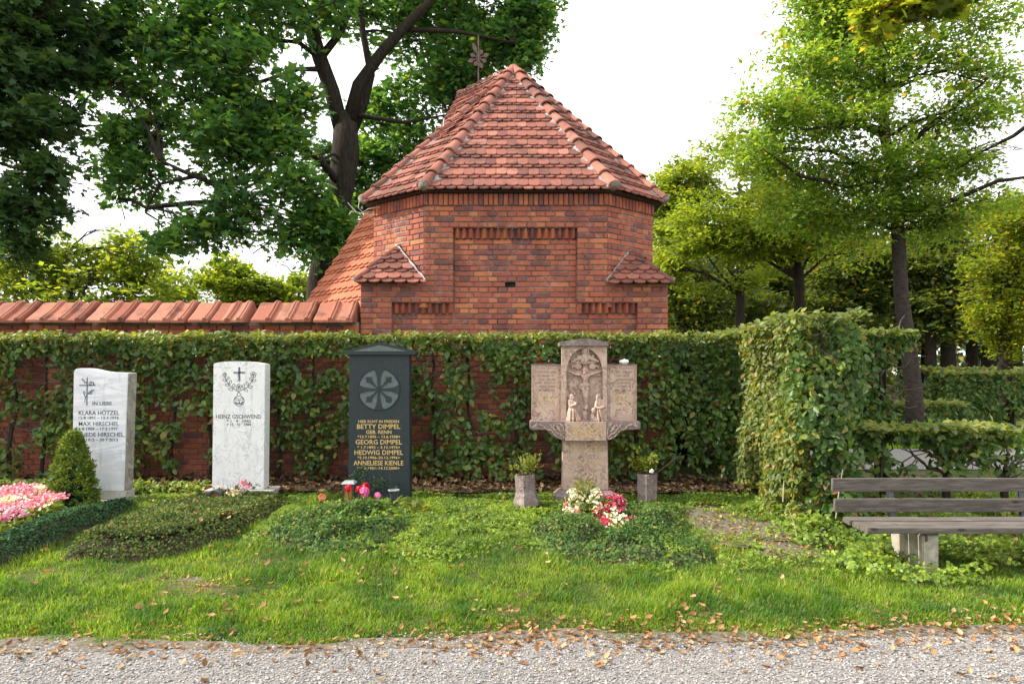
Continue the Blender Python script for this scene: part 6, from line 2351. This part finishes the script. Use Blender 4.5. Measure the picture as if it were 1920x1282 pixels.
BEDS = []
_, dB2 = mound("ground_cover", "mounded bronze-green cotoneaster bed in front of the white gravestone", [(-3.55, 5.40), (-3.1, 5.36), (-2.75, 5.48), (-2.5, 5.95), (-2.40, 6.6), (-2.36, 7.25), (-2.75, 7.38), (-3.4, 7.28), (-3.52, 6.6)], .18, 34000, .030, M_COTO, .13, rough=.07)
BEDS.append(dB2)
_, dB1 = mound("box_edging", "low clipped box edging along the right of the pink flower bed", [(-4.25, 5.0), (-3.95, 5.02), (-3.88, 5.6), (-3.84, 6.5), (-3.86, 7.05), (-4.08, 7.08), (-4.16, 6.4), (-4.22, 5.6)], .17, 13000, .028, M_BOX, .10, "edging", rough=.03)
BEDS.append(dB1)
_, dB4 = mound("ground_cover", "dark low evergreen spread in front of the rose monument", [(.25, 6.55), (.1, 6.0), (.30, 5.62), (.75, 5.40), (1.2, 5.32), (1.58, 5.34), (1.66, 5.6), (1.6, 6.2), (1.75, 6.8), (1.6, 7.2), (1.1, 7.15), (.5, 7.1)], .11, 19000, .034, M_EUON, .3, rough=.18, seed=8)
BEDS.append(dB4)
_, dB3 = mound("ground_cover", "shaggy evergreen and weeds in front of the black gravestone", [(-2.2, 6.1), (-1.95, 5.65), (-1.5, 5.5), (-1.15, 5.62), (-.95, 6.0), (-.95, 6.7), (-1.15, 7.1), (-1.8, 7.15), (-2.15, 6.8)], .12, 13000, .038, M_EUON, .3, rough=.20, seed=12)
BEDS.append(dB3)

# pink begonias
bg = thing("begonia_bed", "bed of pink and white begonias below the small conifer", "flowers", (-4.7, 6.2, .15))
n = 2600
q = np.c_[R.uniform(-5.6, -4.2, n), R.uniform(5.45, 6.95, n)]
inn = ((q[:, 0] + 4.95) / .72) ** 2 + ((q[:, 1] - 6.2) / .78) ** 2 < 1
q = q[inn]
n = len(q)
hz0 = .17 + .05 * vnoise(q, .2, 2)
scatter("foliage", OVATE, OVATE_F, frames(rnd(n) * .5 + np.array([0, -.3, 1]), rnd(n), R.uniform(.05, .09, n)), np.c_[q, gz(q[:, 0], q[:, 1]) + hz0 * R.uniform(.4, 1.0, n)], M_WEED, bg)
n2 = 4200
q2 = q[R.randint(0, n, n2)] + rnd(n2, 2) * .04
wht = (vnoise(q2, .22, 7) > .68)
z2 = gz(q2[:, 0], q2[:, 1]) + .20 + .05 * vnoise(q2, .2, 2) + R.normal(size=n2) * .018
fr_ = frames(rnd(n2) * .5 + np.array([0, -.6, .8]), rnd(n2), R.uniform(.019, .033, n2))
loc2 = np.c_[q2, z2]
scatter("blossoms", PETAL, PETAL_F, fr_[~wht], loc2[~wht], M_PINK, bg)
scatter("white_blossoms", PETAL, PETAL_F, fr_[wht], loc2[wht], M_WHITEP, bg)

# bright begonias in front of the monument
mg = thing("begonia_clump", "clump of crimson and cream begonias in front of the rose monument", "flowers", (.82, 6.25, .2))
Yg = 6.35
ctr = P(1127, 965, Yg)
lp, lm = [], []
fol = []
for (u_, v_, r_, w_) in ((1080, 945, .11, 0), (1072, 965, .09, 0), (1088, 985, .09, 2), (1105, 992, .11, 2), (1078, 925, .07, 0), (1118, 935, .09, 0), (1140, 940, .10, 1), (1155, 955, .10, 1), (1130, 965, .10, 1), (1132, 985, .10, 1), (1150, 975, .11, 0), (1165, 985, .10, 0), (1185, 978, .07, 1), (1175, 992, .08, 0), (1065, 905 + 40, .05, 1), (1120, 955, .08, 0), (1145, 993, .08, 0), (1082, 968, .06, 1), (1160, 940, .07, 1)):
    Yk = 6.55 - (v_ - 930) * .0065
    c_ = np.array(P(u_, v_, Yk)[:])
    k_ = int(5600 * r_ * r_ + 30)
    d_ = rnd(k_) + np.array([0, -.5, .4])
    d_ /= np.linalg.norm(d_, axis=1, keepdims=True)
    lp.append(np.c_[c_ + d_ * r_ * R.uniform(.55, 1.1, (k_, 1)), d_])
    lm.append(R.rand(k_) < (.04, .93, .4)[w_])
    k_ = int(k_ * .9)
    d_ = rnd(k_) + np.array([0, -.3, .2])
    d_ /= np.linalg.norm(d_, axis=1, keepdims=True)
    q_ = c_ + d_ * r_ * R.uniform(.2, 1.0, (k_, 1)) - np.array([0, 0, .03])
    fol.append(np.c_[q_, d_])
    k_ = 16
    gk = g1(c_[0], c_[1])
    zc = R.uniform(gk + .02, max(c_[2], gk + .03), k_)
    fol.append(np.c_[c_[0] + R.normal(size=k_) * r_ * .5, c_[1] + R.normal(size=k_) * r_ * .5, zc, rnd(k_)])
fol = np.concatenate(fol)
lp = np.concatenate(lp)
lm = np.concatenate(lm)
scatter("foliage", OVATE, OVATE_F, frames(fol[:, 3:] + np.array([0, -.2, .5]), rnd(len(fol)), R.uniform(.035, .065, len(fol))), fol[:, :3], M_PLANTY, mg)
fr_ = frames(lp[:, 3:] + rnd(len(lp)) * .5, rnd(len(lp)), R.uniform(.018, .033, len(lp)))
scatter("crimson_blossoms", PETAL, PETAL_F, fr_[lm], lp[lm, :3], M_RED, mg)
scatter("cream_blossoms", PETAL, PETAL_F, fr_[~lm], lp[~lm, :3], M_WHITEP, mg)
bushlet("leafy_shrub", "upright yellow-edged shrub rising from the crimson begonias", P(1098, 958, 6.62), 85, .17, .27, .095, M_PLANTY, LANCE, RHOMB_F, 14)

# geraniums by the black stone
def geranium(label, u, v, Y, mat, r):
    t = thing("geranium", label, "flower", (px(u, Y), Y, g1(px(u, Y), Y)))
    c_ = P(u, v, Y)
    m_ = MB()
    m_.tube([Vector((c_.x + .02, c_.y + .03, g1(c_.x, c_.y))), c_.lerp(Vector((c_.x, c_.y, 0)), .1), c_], [.006, .005, .004], 5)
    m_.build("stem", M_TWIG, t)
    n_ = 46
    d__ = rnd(n_)
    d__ /= np.linalg.norm(d__, axis=1, keepdims=True)
    scatter("blossom", PETAL, PETAL_F, frames(d__, rnd(n_), R.uniform(.028, .04, n_)), np.array(c_[:]) + d__ * r, mat, t)
    return t


geranium("red geranium head in front of the amber lantern", 653, 915, 6.8, M_REDF, .026)
geranium("red geranium head left of the larger red one", 673, 917, 6.85, M_REDF, .024)
geranium("largest red geranium head, above the magenta one", 685, 913, 6.85, M_REDF, .036)
geranium("magenta geranium head below the largest red one", 683, 922, 6.75, M_MAG, .042)
geranium("small pink geranium head nearest the conical vase", 708, 929, 6.75, M_MAG, .026)
geranium("faded salmon geranium at the left of the black stone's planting", 604, 932, 6.75, leaf_mat("salmon_petal", [(0, (.6, .2, .18)), (1, (.75, .4, .35))], .2), .028)
bushlet("geranium_plant", "round-leaved geranium foliage below the red flower heads", Vector((px(682, 6.5), 6.5, .20)), 330, .40, .13, .055, M_WEED, OVATE, OVATE_F, 26)
bushlet("maple_seedling", "pale green seedling leaves beside the conical vase", P(778, 958, 6.8), 20, .15, .08, .11, M_LTOP, MAPLE, MAPLE_F, 6)

# ivy sprigs creeping up the black stone
iv = thing("ivy", "small-leaved ivy sprigs creeping up the foot of the black gravestone", "ivy", (-1.5, 7.26, .3))
m = MB()
lv, lt_ = [], []
for pts in (((655, 905), (668, 885), (690, 882)), ((665, 915), (690, 905), (720, 893)), ((690, 920), (720, 910), (752, 911)), ((655, 893), (675, 880), (684, 872)), ((660, 915), (672, 900), (683, 890)), ((700, 915), (712, 905), (722, 898))):
    q = [P(a, b, 7.285) for a, b in pts]
    m.tube(q, [.003, .002, .001], 4)
    for k in range(34):
        t_ = random.random() * 1.99
        i_ = int(t_)
        lv.append((q[i_].lerp(q[i_ + 1], t_ - i_) + Vector((random.gauss(0, .02), random.uniform(-.012, 0), random.gauss(0, .02))))[:])
m.build("stems", M_TWIG, iv, fix=False)
lv = np.array(lv)
n = len(lv)
scatter("foliage", RHOMB, RHOMB_F, frames(rnd(n) * .4 + np.array([0, -1, .3]), rnd(n), R.uniform(.02, .034, n)), lv, M_BOX, iv)

# dried bouquet by the white stone
bq = thing("bouquet", "half-dried bouquet with pink and straw-coloured blooms at the white gravestone", "flowers", P(440, 940, 7.1))
m = MB()
bb = P(437, 943, 7.15)
for (u_, v_) in ((424, 903), (431, 905), (437, 904), (445, 907), (455, 902), (461, 905), (470, 911), (415, 912), (418, 938), (450, 925), (412, 945), (470, 925)):
    e = P(u_, v_, 7.1)
    m.tube([bb, bb.lerp(e, .5) + Vector((0, 0, .012)), e], [.004, .003, .002], 4)
m.build("stems", simple_mat("dry_stem", (.07, .10, .04), (.22, .2, .1), 40), bq, fix=False)
for nm, lst, mt, rr in (("pink_bloom", ((455, 903), (460, 907), (468, 912), (457, 909)), M_PINK, .018), ("straw_bloom", ((437, 921), (442, 926), (449, 932), (447, 937), (434, 925)), leaf_mat("straw_petal", [(0, (.55, .48, .25)), (1, (.72, .66, .42))], .2), .022)):
    pts = np.concatenate([np.array(P(u_, v_, 7.08)[:]) + rnd(9) * rr for u_, v_ in lst])
    scatter(nm, PETAL, PETAL_F, frames(rnd(len(pts)) + np.array([0, -1, .3]), rnd(len(pts)), R.uniform(.02, .032, len(pts))), pts, mt, bq)
nn_ = 70
bpos = np.array(bb[:]) + rnd(nn_) * np.array([.09, .03, .05]) + np.array([0, -.03, .08])
scatter("leaves", LANCE, RHOMB_F, frames(rnd(nn_) + np.array([0, -.5, 0]), rnd(nn_) + np.array([0, 0, .8]), R.uniform(.04, .08, nn_)), bpos, M_COTO, bq)

# dwarf conifer
cf = thing("dwarf_conifer", "small dense cone-shaped spruce in front of the pale bluish gravestone", "conifer", (px(137, 6.8), 6.8, .2))
cb = Vector((px(137, 6.8), 6.8, .2))
m = MB()
m.tube([cb, cb + Vector((0, 0, .4)), cb + Vector((.02, 0, .74))], [.02, .014, .004], 6)
m.build("trunk", M_BARK, cf)
n = 850
t_ = R.rand(n) ** .75
hh = .03 + .76 * t_
rad_ = .245 * np.clip(1 - t_, 0.02, 1) ** .52 * (.80 + .25 * R.rand(n)) * np.where(t_ < .12, .9, 1)
an = R.uniform(0, 2 * np.pi, n)
lump = .85 + .3 * vnoise(np.c_[np.cos(an) * 2, np.sin(an) * 2, hh * 5], .6, 3)
cc_ = np.c_[cb.x + rad_ * lump * np.cos(an), cb.y + rad_ * lump * np.sin(an), cb.z + hh + .02 * R.normal(size=n)]
per = 16
ci = np.repeat(np.arange(n), per)
dirn = np.c_[np.cos(an), np.sin(an), .8 * np.ones(n)][ci] + rnd(n * per) * .75
loc_ = cc_[ci] + rnd(n * per) * .012
scatter("foliage", LANCE, RHOMB_F, frames(rnd(n * per), dirn, R.uniform(.018, .036, n * per)), loc_, M_CONIF, cf)
n = 500
ci_ = np.c_[cb.x + R.uniform(-.13, .13, n), cb.y + R.uniform(-.13, .13, n), cb.z + R.uniform(.05, .45, n)]
scatter("inner_foliage", RHOMB, RHOMB_F, frames(rnd(n), rnd(n), R.uniform(.06, .1, n)), ci_, M_BOX, cf)

# ============================================================ GRASS, WEEDS, LITTER
def in_beds(x, y, mrg=0.0):
    p = np.c_[x, y]
    r_ = np.zeros(len(p), bool)
    for d_ in BEDS[:2]:
        r_ |= d_(p) > mrg
    return r_


def bare(x, y):
    """0..1 how bare the turf is"""
    b_ = np.exp(-(((x - 2.05) / .50) ** 2 + ((y - 6.35) / .55) ** 2)) * 1.35 * (.6 + .8 * vnoise(np.c_[x, y], .2, 71))
    b_ += np.exp(-(((x + 2.35) / .24) ** 2 + ((y - 5.0) / .10) ** 2)) * .9
    b_ += np.exp(-(((x - 2.3) / .3) ** 2 + ((y - 5.75) / .25) ** 2)) * .8
    b_ += np.exp(-(((x + .6) / .35) ** 2 + ((y - 4.55) / .08) ** 2)) * .6
    b_ += np.clip(1 - (y - edge_y(x)) / .22, 0, 1) * .62 * (.7 + .6 * vnoise(np.c_[x, y], .25, 77))
    return b_


n = 210000
y = 1 / R.uniform(1 / 7.8, 1 / 3.98, n)
x = R.uniform(-1, 1, n) * (.78 * y + .25)
dens = vnoise(np.c_[x, y], .30, 41) * .6 + vnoise(np.c_[x, y], .09, 42) * .4
keep = (y > edge_y(x) - .16 * vnoise(np.c_[x, y], .14, 8) - .03) & ((y > edge_y(x) + .03) | (vnoise(np.c_[x, y], .16, 9) > .55)) & (~in_beds(x, y, .02)) & (R.rand(n) < np.clip(1.15 - bare(x, y), 0.02, 1)) & (dens > .15 + .08 * (y > 6.4) + .12 * (y > 7.0)) & (y < 7.75)
x, y, dens = x[keep], y[keep], dens[keep]
n = len(x)
hgt = (.022 + .105 * np.clip(dens - .15, 0, 1) ** 1.3 * R.uniform(.4, 1.5, n)) * np.clip(.45 + (y - edge_y(x)) / .7, .45, 1)
a = R.uniform(0, 6.28, n)
lean = np.c_[np.cos(a), np.sin(a), np.zeros(n)] * R.uniform(.1, .75, n)[:, None] + np.array([.05, -.1, 1])
nr_ = np.c_[np.cos(a), np.sin(a), -.3 * np.ones(n)] + rnd(n) * .3
Mx = frames(nr_, lean, hgt)
Mx[:, :, 0] *= (R.uniform(.05, .085, n) / hgt)[:, None] * 1.0 * .95
scatter("grass", BLADE, BLADE_F, Mx, np.c_[x, y, gz(x, y) - .004], M_GRASS)

# far turf: coarser blades on the lawn beyond the hedges
n = 16000
y = R.uniform(12.2, 17, n)
x = R.uniform(.34, .78, n) * y
Mx = frames(rnd(n) * .4 + np.array([0, -1, 0]), rnd(n) * .3 + np.array([0, 0, 1]), R.uniform(.05, .1, n))
Mx[:, :, 0] *= 2.2
o = scatter("grass", BLADE, BLADE_F, Mx, np.c_[x, y, gz(x, y)], M_GRASS)

# clover and creeping weeds between the graves
n = 76000
x = R.uniform(-3.9, 2.6, n)
y = R.uniform(4.75, 7.7, n)
dens = vnoise(np.c_[x, y], .35, 51)
ctr_w = np.exp(-(((x + .2) / 1.9) ** 2)) * .12 + np.clip((y - 5.6) / 2, 0, 1) * .25
keep = (~in_beds(x, y, .0)) & (dens + ctr_w > .52) & (R.rand(n) < np.clip(1.1 - bare(x, y), .05, 1) * np.clip((y - 4.75 - 1.1 * vnoise(np.c_[x, y], .6, 91)) / .9, 0, 1)) & ((x > -2.3) | (y > 7.1)) & ~((y < 7.3) & (x < -3.8))
x, y = x[keep], y[keep]
n = len(x)
hh = (.015 + .085 * vnoise(np.c_[x, y], .16, 52) * R.uniform(.3, 1.1, n)) * np.where(y > 6.9, .6, 1)
Mx = frames(rnd(n) * .5 + np.array([0, -.25, 1]), rnd(n), R.uniform(.020, .044, n))
scatter("weeds", TRI, TRI_F, Mx, np.c_[x, y, gz(x, y) + hh], M_WEED)
# weeds behind the left graves
n = 4500
x = R.uniform(-6.5, -3.4, n)
y = R.uniform(6.9, 7.8, n)
keep = (~in_beds(x, y, 0)) & (vnoise(np.c_[x, y], .3, 57) > .35) & ~((x > -4.75) & (y < 7.4))
x, y = x[keep], y[keep]
n = len(x)
Mx = frames(rnd(n) * .45 + np.array([0, -.25, 1]), rnd(n), R.uniform(.035, .07, n))
scatter("weeds", TRI, TRI_F, Mx, np.c_[x, y, gz(x, y) + R.uniform(.02, .12, n)], M_WEED)
# tall weeds at the bench and under the hedge end
n = 4600
x = R.uniform(2.45, 5.0, n)
y = R.uniform(5.2, 7.0, n)
keep = (vnoise(np.c_[x, y], .28, 61) > np.where(x > 3.3, .5, .36)) & ~((x > 3.05) & (x < 3.3) & (y < 5.68) & (y > 5.1))
x, y = x[keep], y[keep]
n = len(x)
hh = np.where((x > 3.4), .04 + .11 * R.rand(n), .04 + .22 * R.rand(n) * vnoise(np.c_[x, y], .2, 62))
Mx = frames(rnd(n) * .45 + np.array([-.2, -.3, 1]), rnd(n), R.uniform(.035, .075, n))
scatter("weeds", TRI, TRI_F, Mx, np.c_[x, y, gz(x, y) + hh], M_WEED)
# weeds right at the leg
for cx_, cy_, nn_, rr_ in ((2.95, 5.05, 90, .22), (3.3, 5.03, 40, .10), (2.62, 5.3, 60, .16), (3.02, 5.4, 40, .12)):
    x = cx_ + R.normal(size=nn_) * rr_
    y = cy_ + R.normal(size=nn_) * .08
    Mx = frames(rnd(nn_) * .4 + np.array([-.2, -.5, 1]), rnd(nn_), R.uniform(.045, .08, nn_))
    o = scatter("weeds", TRI, TRI_F, Mx, np.c_[x, y, gz(x, y) + R.uniform(.03, .13, nn_)], M_WEED)


def litter(n, x, y, lift, size, mat, name="leaf_litter"):
    n = len(x)
    Mx = frames(rnd(n) * .35 + np.array([0, 0, 1]), rnd(n), size * R.uniform(.6, 1.25, n))
    return scatter(name, CURL, CURL_F, Mx, np.c_[x, y, gz(x, y) + lift], mat)


n = 1250
x = R.uniform(-3.4, 3.4, n)
x = np.where(R.rand(n) < .35, R.uniform(-.2, 3.3, n), x)
y = edge_y(x) + R.normal(size=n) * .15 + .03
litter(n, x, y, .016 + R.rand(n) * .01, .042, M_DRY)
n = 70
litter(n, R.uniform(-2.9, 2.9, n), R.uniform(3.5, 3.95, n), .02, .05, M_DRY)
n = 520
y = 1 / R.uniform(1 / 7.4, 1 / 4.2, n)
x = R.uniform(-.72, .72, n) * y
k_ = (~in_beds(x, y, 0)) & (vnoise(np.c_[x, y], .45, 88) > .47)
litter(n, x[k_], y[k_], .045, .05, M_DRY)
n = 300
x = np.concatenate([R.normal(2.05, .35, n), R.normal(-2.3, .25, 40), R.normal(2.3, .25, 90)])
y = np.concatenate([R.normal(6.4, .35, n), R.normal(5.0, .1, 40), R.normal(5.75, .2, 90)])
litter(n, x, y, .02, .042, M_DRY)
n = 3600
x = R.uniform(-7.5, 3.0, n)
y = R.uniform(7.45, 8.3, n)
litter(n, x, y, .055 + R.rand(n) * .02, .075, M_DRYD)
n = 900
x = R.uniform(2.6, 5.4, n)
y = R.uniform(5.3, 8.0, n)
litter(n, x, y, .02, .06, M_DRYD)  # dark leaf colour stands in for the shade under the bench
n = 60
x = R.uniform(-3.4, -2.45, n)
y = R.uniform(5.5, 7.2, n)
litter(n, x, y, .205, .045, M_DRY)

# dead stems standing at the end of the hedge
m = MB()
for (a, b, c_) in (((1567, 972), (1572, 930), (1580, 880)), ((1497, 1020), (1490, 985), (1478, 950)), ((1468, 940), (1469, 915), (1470, 900)), ((1650, 1040), (1646, 1010), (1640, 985))):
    m.tube([P(*a, 5.9), P(*b, 5.9), P(*c_, 5.9)], [.004, .004, .002], 5)
o = m.build("dry_stems", simple_mat("straw_stem", (.42, .33, .2), (.6, .5, .34), 30))
tag(o, "straw-coloured dead stems standing at the end of the hedge", "stems", kind='stuff')
